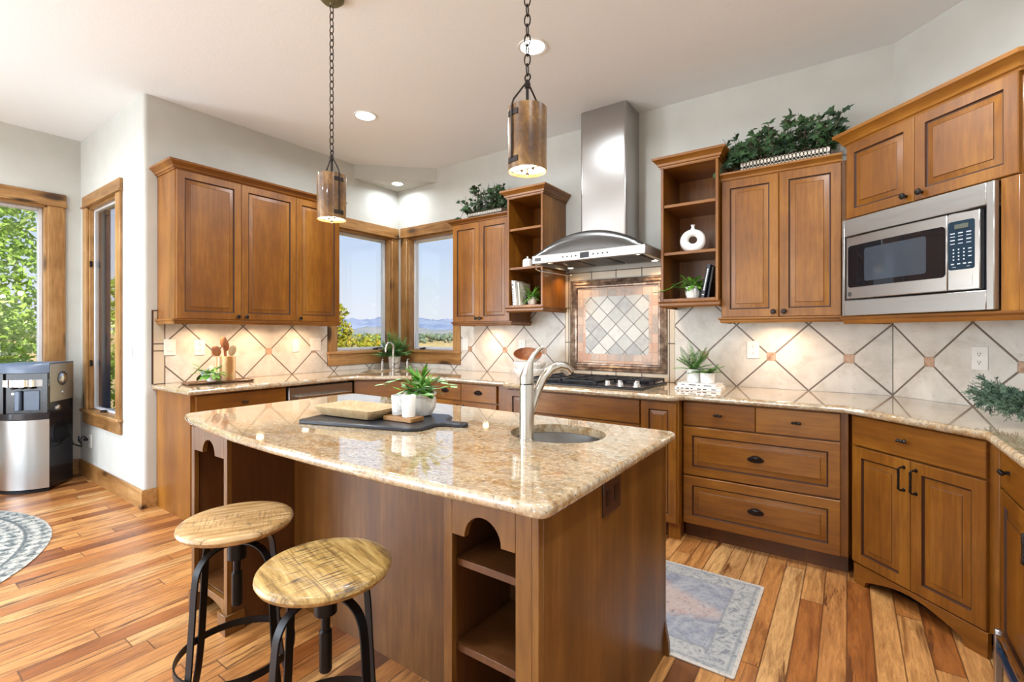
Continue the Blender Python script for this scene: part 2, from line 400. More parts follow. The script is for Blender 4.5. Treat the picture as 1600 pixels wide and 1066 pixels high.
def simple_tile(name, cols, bw, bh, off=0, rot=0, mortar=lin(120,100,84), ms=.003, rough=.45):
    t = NT(name); b = t.n('ShaderNodeTexBrick'); b.offset = off
    vec = t.coord('Object', rot=(0, rot, 0)); sp = t.n('ShaderNodeSeparateXYZ'); t.l(vec, sp.inputs[0]); cb = t.n('ShaderNodeCombineXYZ')
    t.l(sp.outputs[0], cb.inputs[0]); t.l(sp.outputs[2], cb.inputs[1]); t.l(cb.outputs[0], b.inputs['Vector'])
    b.inputs['Scale'].default_value = 1; b.inputs['Brick Width'].default_value = bw; b.inputs['Row Height'].default_value = bh
    b.inputs['Mortar Size'].default_value = ms; b.inputs['Color1'].default_value = (0,0,0,1); b.inputs['Color2'].default_value = (1,1,1,1); b.inputs['Mortar'].default_value = (.5,.5,.5,1)
    n = t.noise(t.coord('Object'), 22, 4, .65)
    k = t.math('ADD', t.math('MULTIPLY', b.outputs['Color'], .62), t.math('MULTIPLY', n.outputs[0], .38))
    t.set(color=t.mix(b.outputs['Fac'], t.ramp(k, cols), mortar), rough=rough); t.bump(t.math('SUBTRACT', 1, b.outputs['Fac']), .4, .003); return t.m
M['tile_field'] = simple_tile('marble_diamonds', [(.15, lin(138,136,132)), (.4, lin(178,176,168)), (.7, lin(200,198,190)), (.9, lin(160,158,152))], .107, .107, 0, PI/4, lin(96,84,74), .0035, .25)
M['tile_copper'] = simple_tile('tumbled_copper_tile', [(.2, lin(190,146,120)), (.42, lin(206,176,156)), (.6, lin(166,154,146)), (.8, lin(208,186,168))], .075, .075, 0, 0, lin(180,150,128))
M['tile_border'] = simple_tile('cream_border_tile', [(.2, lin(196,182,160)), (.8, lin(212,202,184))], .2188, .30, 0, 0, lin(70,54,44), .004)
def liner_mat():
    t = NT('metallic_liner'); n = t.noise(t.coord('Object', (6, 6, 6)), 3, 4, .6)
    t.set(color=t.ramp(n.outputs[0], [(.35, lin(96,78,68)), (.52, lin(140,120,106)), (.7, lin(190,170,152))]), rough=.3, metal=.5); return t.m
M['liner'] = liner_mat()

def glass_thin(name, tint=(1,1,1,1), refl=.07):
    t = NT(name); tr = t.n('ShaderNodeBsdfTransparent'); tr.inputs[0].default_value = tint
    gl = t.n('ShaderNodeBsdfGlossy'); gl.inputs['Roughness'].default_value = .01
    lw = t.n('ShaderNodeLayerWeight'); lw.inputs['Blend'].default_value = .5
    fr_ = t.math('ADD', .05, t.math('MULTIPLY', .85, t.math('POWER', lw.outputs['Facing'], 5)))
    n = t.noise(t.coord('Object'), .5, 1); mx = t.n('ShaderNodeMixShader')
    t.l(t.math('MULTIPLY', fr_, t.math('ADD', .9, t.math('MULTIPLY', n.outputs[0], .2))), mx.inputs[0]); t.l(tr.outputs[0], mx.inputs[1]); t.l(gl.outputs[0], mx.inputs[2])
    t.l(mx.outputs[0], t.out.inputs[0]); return t.m
M['glass'] = glass_thin('window_glass')
def emit(name, col, s):
    t = NT(name); t.set(color=(.9,.9,.9,1), emis=col, estr=s); return t.m
M['lens'] = emit('lit_lamp_lens', (1,.98,.95,1), 14)
M['puck'] = emit('lit_puck_lens', (1,.78,.5,1), 25)
M['bulb'] = emit('lit_bulb', (1,.82,.56,1), 30)
M['lcd'] = emit('display', (.25,.6,.55,1), .25)
def leaf(name, dark, light, rough=.5, scale=4):
    t = NT(name); n = t.noise(t.coord('Object'), scale, 3, .7)
    t.set(color=t.ramp(n.outputs[0], [(.35, dark), (.65, light)]), rough=rough, spec=.3)
    t.b.inputs['Subsurface Weight'].default_value = 0
    return t.m
M['leaf_ivy'] = leaf('ivy_leaf', lin(20,40,26), lin(66,98,56), scale=9)
M['leaf_fern'] = leaf('fern_leaf', lin(76,126,58), lin(152,196,116), scale=20)
M['leaf_bright'] = leaf('bright_leaf', lin(40,92,34), lin(122,172,62), scale=26)
M['leaf_pale'] = leaf('pale_speckled_leaf', lin(120,160,110), lin(178,204,158), scale=60)
M['leaf_grey'] = leaf('grey_green_needle', lin(42,62,52), lin(104,128,104), scale=30)
def tree_leaf(name, dark, light, hi, scale=2.5):
    t = NT(name); n = t.noise(t.coord('Object'), scale, 4, .8)
    c = t.ramp(n.outputs[0], [(.3, dark), (.52, light), (.72, hi)])
    t.set(color=c, rough=.6, spec=.2)
    tr = t.n('ShaderNodeBsdfTranslucent'); t.l(c, tr.inputs[0]); mx = t.n('ShaderNodeMixShader'); mx.inputs[0].default_value = .4
    t.l(t.b.outputs[0], mx.inputs[1]); t.l(tr.outputs[0], mx.inputs[2]); t.l(mx.outputs[0], t.out.inputs[0]); return t.m
M['tree_green'] = tree_leaf('tree_leaf_green', lin(90,124,40), lin(164,196,84), lin(230,236,190))  # near-white tone puts sun glints into the leaf colour
M['tree_yellow'] = tree_leaf('tree_leaf_autumn', lin(96,112,34), lin(168,166,50), lin(208,140,64))
M['bark'] = plain('bark', (.12,.08,.05), .9)
# ------------------------------------------------------------------ room shell
H = 3.048
XA, YB, CC, XD, YL = -4.22, 3.715, 3.94, 1.12, 1.30
def poly_obj(name, poly, z0, z1, mat):
    m = MB(); m.prism(poly, z0, z1); return struct(m.build(name, mat, smooth=0))
OUT = [(-5.92,-3.65), (1.27,-3.65), (1.27,2.88), (.29,3.865), (-4.37,3.865), (-4.37,1.45), (-5.92,1.45)]
poly_obj('floor', OUT, -.12, 0, M['floor'])
poly_obj('ceiling', OUT, H, H+.12, M['ceil'])
def wall(name, org, rz, L, holes=(), th=.15, start=0.0, rounded=0, mat='wall'):
    m = MB(); us = sorted(set([start, L]+[h[0] for h in holes]+[h[1] for h in holes]))
    for a, b in zip(us[:-1], us[1:]):
        hs = [h for h in holes if h[0] <= a+1e-6 and h[1] >= b-1e-6]
        if not hs:
            if rounded and a == start:
                arc = [(rounded-rounded*math.sin(t), rounded-rounded*math.cos(t)) for t in [PI/2*k/6 for k in range(7)]]
                m.prism([(b, 0)]+arc+[(0, th), (b, th)], 0, H)
            else: m.box(a, b, 0, th, 0, H)
        else:
            z0, z1 = hs[0][2:]
            if z0 > 0: m.box(a, b, 0, th, 0, z0)
            m.box(a, b, 0, th, z1, H)
    o = m.build(name, M[mat], smooth=40); o.location = (org[0], org[1], 0); o.rotation_euler = (0, 0, rz); return struct(o)
wall('wall_left', (XA, YL), PI/2, 2.415, [(1.60, 2.32, 1.09, 2.36)], rounded=.03)
wall('wall_back', (XA-.15, YB), 0, 4.595, [(.31, 1.02, 1.09, 2.36)])
wall('wall_corner', (.225, 3.715), -PI/4, 1.266)
wall('wall_right', (XD, 2.82), -PI/2, 6.32)
wall('wall_front', (XD+.15, -3.5), PI, 7.19, [(.60, 2.60, .12, 2.42), (3.4, 6.6, .12, 2.42)])
wall('wall_nook_left', (-5.77, -3.5), PI/2, 4.80, [(.30, 2.30, .12, 2.42), (2.75, 4.585, .62, 2.42)])
wall('wall_nook_back', (-5.92, YL), 0, 1.55, [(.39, 1.165, .60, 2.41)])
m = MB(); m.prism([(XA, 3.12), (-3.60, YB), (XA, YB)], 2.90, H); struct(m.build('trim_1', M['wall'], smooth=0), 'dropped corner soffit above the two windows')

def window(name, org, rz, u0, u1, z0, z1, cw=.10, hh=.10, ah=.115, depth=.09, label=None, crank=None, latch=(), f=.030, sd=.05):
    """u0..u1, z0..z1 = inner edge of the wood casing; local y < 0 is the room"""
    w = sempty(name, (org[0], org[1], 0), rz, label)
    m = MB()
    m.box(u0-cw, u0, -.02, 0, z0-.02, z1); m.box(u1, u1+cw, -.02, 0, z0-.02, z1)
    m.box(u0-.006, u0+.018, 0, depth+.03, z0, z1); m.box(u1-.018, u1+.006, 0, depth+.03, z0, z1)          # jambs
    m.build('side_casing', M['trimw'], w, bevel=.003)
    m = MB()
    m.box(u0-cw-.005, u1+cw+.005, -.024, 0, z1+.015, z1+.015+hh); m.box(u0-cw-.014, u1+cw+.014, -.034, 0, z1, z1+.015)
    m.box(u0, u1, 0, depth+.03, z1-.018, z1+.006)
    m.build('head_casing', M['trimw_h'], w, bevel=.003)
    m = MB()
    m.box(u0-cw-.012, u1+cw+.012, -.04, 0, z0-.025, z0); m.box(u0, u1, 0, depth+.03, z0-.025, z0+.004)
    m.box(u0-cw, u1+cw, -.02, 0, z0-.025-ah, z0-.025)
    m.build('sill', M['trimw_h'], w, bevel=.003)
    m = MB(); a, b, c, d = u0+.018, u1-.018, z0+.004, z1-.018
    for (x0, x1, y0, y1) in ((a, a+f, c, d), (b-f, b, c, d), (a+f, b-f, c, c+f), (a+f, b-f, d-f, d)): m.box(x0, x1, depth+.03-sd, depth+.03, y0, y1)
    m.build('sash', M['vinyl'], w, bevel=.004)
    m = MB(); m.box(a+f-.004, b-f+.004, depth+.004, depth+.008, c+f-.004, d-f+.004); m.build('pane', M['glass'], w, smooth=0)
    if crank is not None:
        m = MB(); m.lathe([(.035, 0), (.035, .010), (.02, .018), (.001, .020)], (crank, min(.03, depth-.02), z0+.004), 16, sy=.55)
        m.tube([(crank, .03, z0+.018), (crank+.03, .012, z0+.022), (crank+.062, .008, z0+.020)], .006, 8); m.sphere((crank+.066, .008, z0+.022), .010, 10, 6)
        m.build('crank', M['iron'], w)
    for (u, z) in latch:
        m = MB(); m.box(u, u+.006, .0, .02, z-.025, z+.025); m.tube([(u+.006, .01, z), (u+.012, .004, z-.01), (u+.014, .0, z-.03)], .004, 6); m.build('latch', M['iron'], w)
    return w
window('window_1', (XA, YL), PI/2, 1.60+.008, 2.32-.008, 1.10, 2.355, label='corner window beside the tall wall cabinets', crank=2.12)
window('window_2', (XA, YB), 0, .168, .862, 1.10, 2.355, label='corner window beside the short wall cabinets', crank=.36)
window('window_3', (-5.77, -3.5), PI/2, 2.758, 4.577, .63, 2.41, cw=.115, label='big window full of green leaves behind the water cooler', crank=None)
window('window_4', (-5.77, YL), 0, .248, 1.007, .61, 2.40, cw=.105, hh=.09, ah=.10, label='narrow window between the water cooler and the kitchen wall', crank=.60, latch=((.266, 1.02), (.266, 1.90)), depth=.030, f=.020, sd=.03)
m = MB(); m.box(.232, .250, .062, .152, .60, 2.41); m.build('exterior_reveal', plain('shaded_reveal_blue', lin(40,54,82), .5), bpy.data.objects['window_4'])  # the reveal's outdoor shade is put into this dark blue
for k, (a, b) in enumerate(((.60, 2.60), (3.4, 6.6), (.30, 2.30))):  # unseen windows added to frame the daylight lamps
    w = sempty('window_%d' % (5+k), (XD+.15, -3.5, 0) if k < 2 else (-5.77, -3.5, 0), PI if k < 2 else PI/2, 'unseen patio window added for daylight')
    m = MB()
    for (x0, x1, z0, z1) in ((a, a+.06, .12, 2.42), (b-.06, b, .12, 2.42), (a, b, .12, .20), (a, b, 2.34, 2.42), ((a+b)/2-.04, (a+b)/2+.04, .12, 2.42)): m.box(x0, x1, .02, .10, z0, z1)
    m.build('sash', M['vinyl'], w)
def baseb(name, path):
    m = MB(); m.sweep([(-.001, 0), (.016, 0), (.016, .115), (.010, .135), (-.001, .135)], path); return struct(m.build(name, M['trimw_h'], smooth=30))
baseb('baseboard_left', [(-5.77, -3.49), (-5.77, 1.30), (-4.22, 1.30), (-4.22, 1.384)])

# ------------------------------------------------------------------ outdoors
def px_dir(px):
    d = Vector((-.5763, .8172, 0))+Vector((.8172, .5763, 0))*((px-800)/745.5); return d.normalized()
m = MB(); m.box(-9000, 3000, -2000, 9000, -9, -7)
t = NT('dry_meadow'); n = t.noise(t.coord('Object'), .03, 5, .6); t.set(color=t.ramp(n.outputs[0], [(.35, lin(150,126,72)), (.55, lin(176,152,98)), (.75, lin(118,122,64))]), rough=1)
struct(m.build('ground', t.m, smooth=0))
m = MB(); a, b = px_dir(620)*205, px_dir(760)*200
dv = (b-a).normalized(); nv = Vector((-dv.y, dv.x, 0))
m.obox((a+b)/2+Vector((0, 0, -6.95)), dv*120, nv*9, (0, 0, .06)); struct(m.build('road', plain('pale_gravel_road', lin(180,172,160), .9), smooth=0))
# mountain range
random.seed(4)
def ridge(name, dist, dep, hfun, mat):
    m = MB(); N, K = 160, 9; ls = []
    for k in range(K):
        f = k/(K-1); l = []
        for i in range(N):
            px = 200+ i*(900/(N-1)); d = px_dir(px); rr = dist+dep*f
            hh = hfun(px)*math.sin(PI*f)**.8*(1+.05*math.sin(px*.31+k*1.7)+.04*math.sin(px*.83+k*2.3)) if 0 < f < 1 else 0
            p = d*rr; l.append((p.x, p.y, -7+hh))
        ls.append(l)
    m.loops(ls, close=False); return struct(m.build(name, mat, smooth=60))
t = NT('far_mountains'); n = t.noise(t.coord('Object'), .004, 5, .7); t.set(color=t.ramp(n.outputs[0], [(.4, lin(92,108,138)), (.6, lin(122,132,152))]), rough=1)  # distance haze is mixed into this blue-grey colour
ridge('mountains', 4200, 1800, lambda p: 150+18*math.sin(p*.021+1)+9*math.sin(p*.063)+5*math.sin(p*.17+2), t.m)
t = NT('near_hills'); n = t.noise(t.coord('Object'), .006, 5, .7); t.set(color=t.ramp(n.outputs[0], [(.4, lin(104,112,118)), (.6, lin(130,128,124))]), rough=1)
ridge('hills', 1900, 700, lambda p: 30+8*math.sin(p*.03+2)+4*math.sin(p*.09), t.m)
# distant trees as one mass
m = MB(); random.seed(8)
for k in range(900):
    d = px_dir(random.uniform(470, 780))*random.uniform(380, 1000); r = random.uniform(1.2, 3.2)
    m.sphere((d.x, d.y, -7+r*random.uniform(.6, 2.2)), r, 7, 5, sz=random.uniform(.7, 1.2))
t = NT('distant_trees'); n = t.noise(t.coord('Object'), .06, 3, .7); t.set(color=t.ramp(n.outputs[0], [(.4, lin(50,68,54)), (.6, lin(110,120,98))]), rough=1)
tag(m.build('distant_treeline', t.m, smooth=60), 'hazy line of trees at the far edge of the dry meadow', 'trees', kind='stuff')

def leaf_cloud(m, c, r, n, size, rnd, squash=1.0, shell=.35, mi=0):
    for _ in range(n):
        v = Vector((rnd.gauss(0,1), rnd.gauss(0,1), rnd.gauss(0,1))).normalized()*(rnd.uniform(shell, 1)**.6)
        p = Vector(c)+Vector((v.x*r, v.y*r, v.z*r*squash)); a = Vector((rnd.uniform(-1,1), rnd.uniform(-1,1), rnd.uniform(-1,.6))).normalized()
        b = a.cross(Vector((rnd.uniform(-1,1), rnd.uniform(-1,1), rnd.uniform(-1,1)))).normalized(); s = size*rnd.uniform(.6, 1.3); q = a.cross(b)*s*.18
        m.add([p-a*s*.5, p+b*s*.3+q, p+a*s*.6, p-b*s*.3+q], [(0,1,2),(0,2,3)], mi)
def tree(name, base, blobs, n, size, label, mat, seed, trunk_r=.09, group=None, cat='tree'):
    rnd = random.Random(seed); t = thing(name, label, cat, base, 0, group)
    m = MB()
    for (x, y, z, r) in blobs: leaf_cloud(m, (x, y, z), r, int(n*r*r), size, rnd, .9)
    m.build('foliage', M[mat], t, smooth=0)
    m = MB(); top = max(b[2] for b in blobs)
    m.tube([(0, 0, -.1), (.03, .02, top*.4), (.0, .05, top*.85)], .1, 8, rads=[trunk_r, trunk_r*.7, trunk_r*.35])
    for (x, y, z, r) in blobs: m.tube([(0.01, .02, max(.2, z*.55)), (x*.5, y*.5, z*.8), (x, y, z+r*.3)], .02, 6, rads=[trunk_r*.5, trunk_r*.3, trunk_r*.1])
    m.build('trunk', M['bark'], t)
    return t
d = px_dir(572)*14
tree('autumn_tree', (d.x, d.y, -7), [(-.1,0,7.1,1.3), (.9,.3,7.2,.9), (-.9,-.5,7.7,.7), (-.6,-.4,8.35,.36), (-.6,-.45,8.85,.26), (.2,.2,6.0,1.4)], 2200, .12, 'yellow and orange autumn tree outside the corner window', 'tree_yellow', 3)
d = px_dir(596)*19
tree('garden_tree', (d.x, d.y, -7), [(0,0,7.4,1.0), (.5,.2,8.1,.45), (-.7,-.4,7.0,.9)], 1300, .17, 'small green tree seen in the far edge of the corner window', 'tree_green', 5)
d = px_dir(530)*9
k = 0
for (x, y, blobs, n, lab) in (
    (-8.3, .1, [(0,0,1.2,1.1), (.2,.5,2.1,.9), (-.2,-.8,1.9,1.0), (0,.3,3.0,.9), (.1,-.5,2.9,.8), (.3,.9,1.2,.8)], 620, 'leafy green shrub pressed close outside the big window'),
    (-10.8, .6, [(0,0,1.6,1.5), (.3,-.6,3.0,1.3), (-.4,.9,2.9,1.3), (0,.2,4.2,1.2)], 380, 'tall green tree outside, beyond the edge of the big window'),
    (-12.2, -1.6, [(0,0,1.5,1.8), (.3,-.6,3.2,1.6), (-.4,1.2,3.4,1.6), (0,.2,4.9,1.5)], 330, 'tall green tree outside, behind the shrub at the big window')):
    tree('garden_tree' if k else 'garden_shrub', (x, y, -.9), blobs, n*4, .085 if k == 0 else .13, lab, 'tree_green', 11+k, .07); k += 1
tree('garden_tree', (-8.9, 2.42, -.9), [(0,0,1.3,.65), (.1,.1,2.1,.6), (-.1,0,2.75,.35), (.1,0,.6,.6)], 1300, .12, 'bushy tree seen through the narrow window past its dark outer edge', 'tree_green', 21, .05)
m = MB(); m.box(-16, -5.95, -6, 1.2, -1.0, -.85); struct(m.build('lawn', plain('lawn', lin(96,124,56), 1), smooth=0))
# ------------------------------------------------------------------ cabinets
def panel_door(m, x0, x1, z0, z1, y=0.0, th=.02, fr=.052, flat=False):
    """raised panel front: local x width, front at y, wood = material 0, dark groove = material 1"""
    def L(i, yy): return [(x0+i, y+yy, z0+i), (x1-i, y+yy, z0+i), (x1-i, y+yy, z1-i), (x0+i, y+yy, z1-i)]
    g = .0015
    if flat:
        m.loops([L(g, th), L(g, .003), L(g+.003, 0)], cap0=True, cap1=True); return
    fr = min(fr, (x1-x0)*.24, (z1-z0)*.26)
    m.loops([L(g, th), L(g, .003), L(g+.003, 0), L(fr, 0)], cap0=True)
    m.loops([L(fr, 0), L(fr+.004, .008), L(fr+.009, .009)], mi=1)
    rv = min(.026, (x1-x0)*.1)
    m.loops([L(fr+.009, .009), L(fr+.009+rv, .003)])
    m.loops([L(fr+.009+rv, .003), L(fr+.009+rv+.0016, .0012)], mi=1)
    m.loops([L(fr+.009+rv+.0016, .0012), L(fr+.009+rv+.003, .0005)], cap1=True)
def knob(parent, x, z, y=0.0, name='knob', s=1.0):
    m = MB(); m.lathe([(.007*s, 0), (.005*s, .012*s), (.013*s, .018*s), (.016*s, .024*s), (.012*s, .031*s), (.001, .033*s)], (x, y, z), 14, axis='y')
    return m.build(name, M['knobm'], parent)
def bar_knob(parent, x, z, y=0.0):
    m = MB(); m.lathe([(.007, 0), (.005, .016), (.006, .020), (.001, .021)], (x, y, z), 10, axis='y')
    m.tube([(x-.024, y-.023, z), (x-.017, y-.023, z), (x-.006, y-.023, z), (x, y-.023, z), (x+.006, y-.023, z), (x+.017, y-.023, z), (x+.024, y-.023, z)], .006, 10, rads=[.004, .0085, .005, .009, .005, .0085, .004])
    return m.build('knob', M['knobm'], parent)
def cup_pull(parent, x, z, y=0.0):
    m = MB(); ls = []
    for k in range(9):
        a = PI*k/8; ls.append([(x+.042*math.cos(a)*math.cos(b)**.7 if b < PI/2-.01 else x+.0, y-.026*math.sin(b)*(math.sin(a)**.6 if 0 < k < 8 else 0)-.001, z-.012+.034*math.sin(a)*math.cos(b*.6)) for b in [PI/2*j/5 for j in range(6)]])
    m.loops(ls, close=False)
    m.lathe([(.044, 0), (.044, .003), (.036, .006), (.001, .007)], (x, y, z-.002), 20, axis='y', sy=.42)
    return m.build('cup_pull', M['knobm'], parent)
def bar_pull(parent, x, z, y=0.0, L=.105):
    m = MB(); h = L/2; P = [(x, y, z+h), (x, y-.022, z+h), (x, y-.031, z+h-.008), (x, y-.030, z+h*.4), (x, y-.030, z-h*.4), (x, y-.031, z-h+.008), (x, y-.022, z-h), (x, y, z-h)]
    m.tube(P, .0045, 8, rads=[.006, .004, .0055, .0045, .0045, .0055, .004, .006])
    for q in (.5, .3, -.3, -.5): m.sphere((x, y-.030, z+L*q*.62), .0062, 8, 5)
    for q in (-h, h): m.lathe([(.009, 0), (.007, .004)], (x, y, z+q), 10, axis='y')
    return m.build('pull', M['knobm'], parent)
CAB2 = lambda: [M['cab'], M['glaze']]
def door(c, x0, x1, z0, z1, kind=None, kx=0, kz=0, name='door', flat=False, fr=.052, horiz=False, mat='cab'):
    m = MB(); panel_door(m, x0, x1, z0, z1, flat=flat, fr=fr)
    d = m.build(name, [M[mat+'_h'] if horiz else M[mat], M['glaze']], c, smooth=20)
    f = {'knob': knob, 'bar_knob': bar_knob, 'cup': cup_pull, 'pull': bar_pull}.get(kind)
    if f: f(d, kx, kz)
    return d
def crown(c, path, z, h=.06, out=.055):
    m = MB(); k = h/.06; o = out/.055
    pr = [(-.002, z), (.008*o, z), (.010*o, z+.008*k), (.018*o, z+.012*k), (.022*o, z+.024*k), (.040*o, z+.042*k), (.050*o, z+.047*k), (.052*o, z+.060*k), (-.002, z+.060*k)]
    m.sweep(pr, path); return m.build('crown_molding', M['cab_h'], c, smooth=25)
def rail(c, path, z1, h=.035):
    m = MB(); z = z1-h
    m.sweep([(-.002, z), (.004, z), (.008, z+h*.3), (.008, z+h*.5), (.018, z+h*.75), (.018, z+h), (-.002, z+h)], path); return m.build('light_rail', M['cab_h'], c, smooth=25)

# --- wall cabinets on the kitchen's long wall
c = thing('wall_cabinet', 'tall three-door wall cabinet of stained maple between the narrow window and the corner window', 'cabinet', (-3.88, 1.385, 0), PI/2)
m = MB(); m.box(0, 1.33, .020, .337, 1.375, 2.462); m.build('body', M['cab'], c, bevel=.002)
door(c, .003, .446, 1.388, 2.450, 'knob', .415, 1.412); door(c, .446, .899, 1.388, 2.450, 'knob', .478, 1.412); door(c, .899, 1.328, 1.388, 2.450, 'knob', .930, 1.412)
crown(c, [(0, .335), (0, .012), (1.33, .012), (1.33, .335)], 2.448, .062); rail(c, [(0, .335), (0, .018), (1.33, .018), (1.33, .335)], 1.388)
# --- short cabinet beside the corner window
c = thing('wall_cabinet', 'short two-door wall cabinet beside the corner window, small leafy basket on top', 'cabinet', (-3.07, 3.375, 0))
m = MB(); m.box(0, .667, .020, .338, 1.375, 2.312); m.build('body', M['cab'], c, bevel=.002)
door(c, .003, .322, 1.388, 2.302, 'knob', .298, 1.42); door(c, .322, .664, 1.388, 2.302, 'knob', .346, 1.42)
crown(c, [(0, .335), (0, .012), (.665, .012)], 2.296, .046, .048); rail(c, [(0, .335), (0, .018), (.667, .018), (.667, .335)], 1.388)
# --- two-door cabinet on the other side of the hood
c = thing('wall_cabinet', 'two-door wall cabinet beside the microwave, long ivy basket on top', 'cabinet', (-.69, 3.375, 0))
m = MB(); m.box(0, .66, .020, .338, 1.375, 2.295); m.build('body', M['cab'], c, bevel=.002)
m = MB(); m.prism([(.6605, .02), (.748, .02), (1.048, .32), (.6605, .338)], 1.375, 2.295); m.build('filler', M['cab'], c)
door(c, .003, .337, 1.388, 2.284, 'knob', .308, 1.42); door(c, .337, .658, 1.388, 2.284, 'knob', .366, 1.42)
crown(c, [(0, .012), (.66, .012)], 2.278, .052, .048); rail(c, [(0, .335), (0, .018), (.665, .018)], 1.388)
# --- open shelf units
def shelf_unit(x0, x1, label, sides):
    w = x1-x0; c = thing('open_shelf_cabinet', label, 'shelf unit', (x0, 3.32, 0))
    m = MB(); d = .393
    m.box(0, .018, 0, d, 1.50, 2.45); m.box(w-.018, w, 0, d, 1.50, 2.45); m.box(.018, w-.018, d-.012, d, 1.50, 2.45)
    m.box(.018, w-.018, 0, d-.012, 1.50, 1.522); m.box(.018, w-.018, 0, d-.012, 2.425, 2.45)
    m.build('carcass', M['cab_in'] if 0 else M['cab'], c, bevel=.0015)
    for z in (1.835, 2.165):
        m = MB(); m.box(.019, w-.019, .008, d-.013, z-.011, z+.009); m.build('shelf', M['cab_h'], c, bevel=.0015)
    crown(c, [(0, .39), (0, .005), (w, .005), (w, .39)], 2.432, .066)
    m = MB(); m.sweep([(-.002, 1.462), (.002, 1.462), (.010, 1.475), (.010, 1.49), (.016, 1.502), (-.002, 1.502)], [(0, .39), (0, 0), (w, 0), (w, .39)]); m.build('bottom_molding', M['cab_h'], c, smooth=25)
    return c
shelf_unit(-2.392, -2.036, 'open shelf cabinet with a lidded jar and white books', 0)
shelf_unit(-1.070, -.694, 'open shelf cabinet with the ring vase and a trailing plant', 0)
# --- diagonal cabinet over the microwave
c = thing('wall_cabinet', 'angled two-door cabinet built around and above the microwave', 'cabinet', (-.014, 3.314, 0), -PI/4)
m = MB(); P = [(0, .02), (.813, .02), (1.165, .372), (1.09, .443), (0, .443)]
m.prism(P, 1.925, 2.358); m.prism([(0, .12), (.90, .12), (1.165, .372), (1.09, .443), (0, .443)], 1.372, 1.925)
m.prism([(.750, .0), (.813, .0), (.93, .12), (.750, .12)], 1.372, 1.925); m.box(0, .75, .0, .12, 1.372, 1.380)
m.build('body', M['cab'], c, bevel=.0015)
door(c, .003, .389, 1.93, 2.346, 'knob', .350, 1.965); door(c, .389, .811, 1.93, 2.346, 'knob', .428, 1.965)
crown(c, [(0, .32), (0, .012), (.813, .012), (1.15, .349)], 2.342, .076, .055); rail(c, [(0, .30), (0, .0), (.813, .0), (1.10, .287)], 1.378, .040)
# --- microwave
w = thing('microwave', 'built-in stainless microwave oven with a blue-black keypad', 'microwave', (-.014, 3.314, 0), -PI/4)
m = MB(); T = [(.004, .746, 1.383, 1.921)]
for (x0, x1, z0, z1) in ((.004, .020, 1.383, 1.921), (.716, .746, 1.383, 1.921), (.020, .716, 1.383, 1.468), (.020, .716, 1.826, 1.921)): m.box(x0, x1, -.028, .0, z0, z1)
m.build('trim_frame', M['steel'], w, bevel=.003)
m = MB(); m.box(.020, .716, .004, .115, 1.468, 1.826); m.build('housing', M['dark_pl'], w)
m = MB()
def curved(m, x0, x1, z0, z1, y0, bulge, th, mi=0, n=10, rr=0):
    f = lambda x: y0-bulge*math.sin(PI*(x-.02)/(.70-.02)*.9+.1)
    xs = [x0+(x1-x0)*k/n for k in range(n+1)]
    if rr: xs = sorted([x for x in xs if x0+rr < x < x1-rr]+[x0+rr*(1-math.cos(PI/2*k/5)) for k in range(6)]+[x1-rr*(1-math.cos(PI/2*k/5)) for k in range(6)])
    ls = []
    for x in xs:
        e_ = min(x-x0, x1-x); q_ = 0 if (not rr or e_ >= rr) else rr-math.sqrt(max(0, rr*rr-(rr-e_)**2)); q_ = min(q_, rr*.999)
        ls.append([(x, f(x), z0+q_), (x, f(x), z1-q_), (x, f(x)+th, z1-q_), (x, f(x)+th, z0+q_)])
    m.loops(ls, True, True, True, mi)
curved(m, .026, .566, 1.476, 1.818, -.018, .020, .026); d = m.build('door', M['steel'], w, bevel=.003)
m = MB(); curved(m, .040, .560, 1.538, 1.770, -.0195, .020, .004, rr=.018); g = m.build('door_glass', plain('black_oven_glass', (.01,.01,.012), .04), d)
m = MB(); curved(m, .150, .478, 1.566, 1.742, -.0205, .020, .003, rr=.012); m.build('door_screen', plain('grey_oven_screen', (.045,.055,.07), .10), d)
m = MB(); m.lathe([(.014, 0), (.013, .001), (.001, .0012)], (.052, -.0225, 1.502), 20, axis='y'); m.lathe([(.009, .0012), (.001, .0022)], (.052, -.0225, 1.502), 16, axis='y'); m.build('emblem', M['steel_dark'], d)
m = MB(); curved(m, .568, .690, 1.476, 1.818, -.018, .020, .026); q = m.build('control_panel', M['steel'], w, bevel=.003)
m = MB(); curved(m, .572, .672, 1.566, 1.782, -.0195, .020, .004, rr=.010); kp = m.build('keypad', plain('blue_black_keypad', (.012,.03,.05), .12), q)
ff = lambda x: -.0207-.020*math.sin(PI*(x-.02)/(.68)*.9+.1)
m = MB(); x0, x1 = .598, .650; m.obox(((x0+x1)/2, ff(.624), 1.757), ((x1-x0)/2, (ff(x1)-ff(x0))/2, 0), (0, .0012, 0), (0, 0, .010)); m.build('display', plain('lcd_display', (.10,.11,.09), .2), q)
m = MB()
def dash(x, z, w_, h_): m.obox((x, ff(x)-.0006, z), (w_/2, (ff(x+w_/2)-ff(x-w_/2))/2, 0), (0, .0004, 0), (0, 0, h_/2))
for i, xx in enumerate((.590, .621, .652)):
    for j, zz in enumerate((1.728, 1.714, 1.698, 1.682)): dash(xx, zz, .018, .003 if j % 2 else .0045)
for i, xx in enumerate((.594, .614, .634)):
    for zz in (1.656, 1.641, 1.626, 1.611): dash(xx, zz, .005, .006)
for zz in (1.655, 1.640, 1.622): dash(.656, zz, .012, .004)
for xx in (.590, .614, .636, .656): dash(xx, 1.592, .012, .005)
dash(.596, 1.578, .014, .002); dash(.650, 1.578, .012, .002)
m.build('key_printing', plain('pale_key_print', (.55,.6,.66), .4), q, smooth=0)
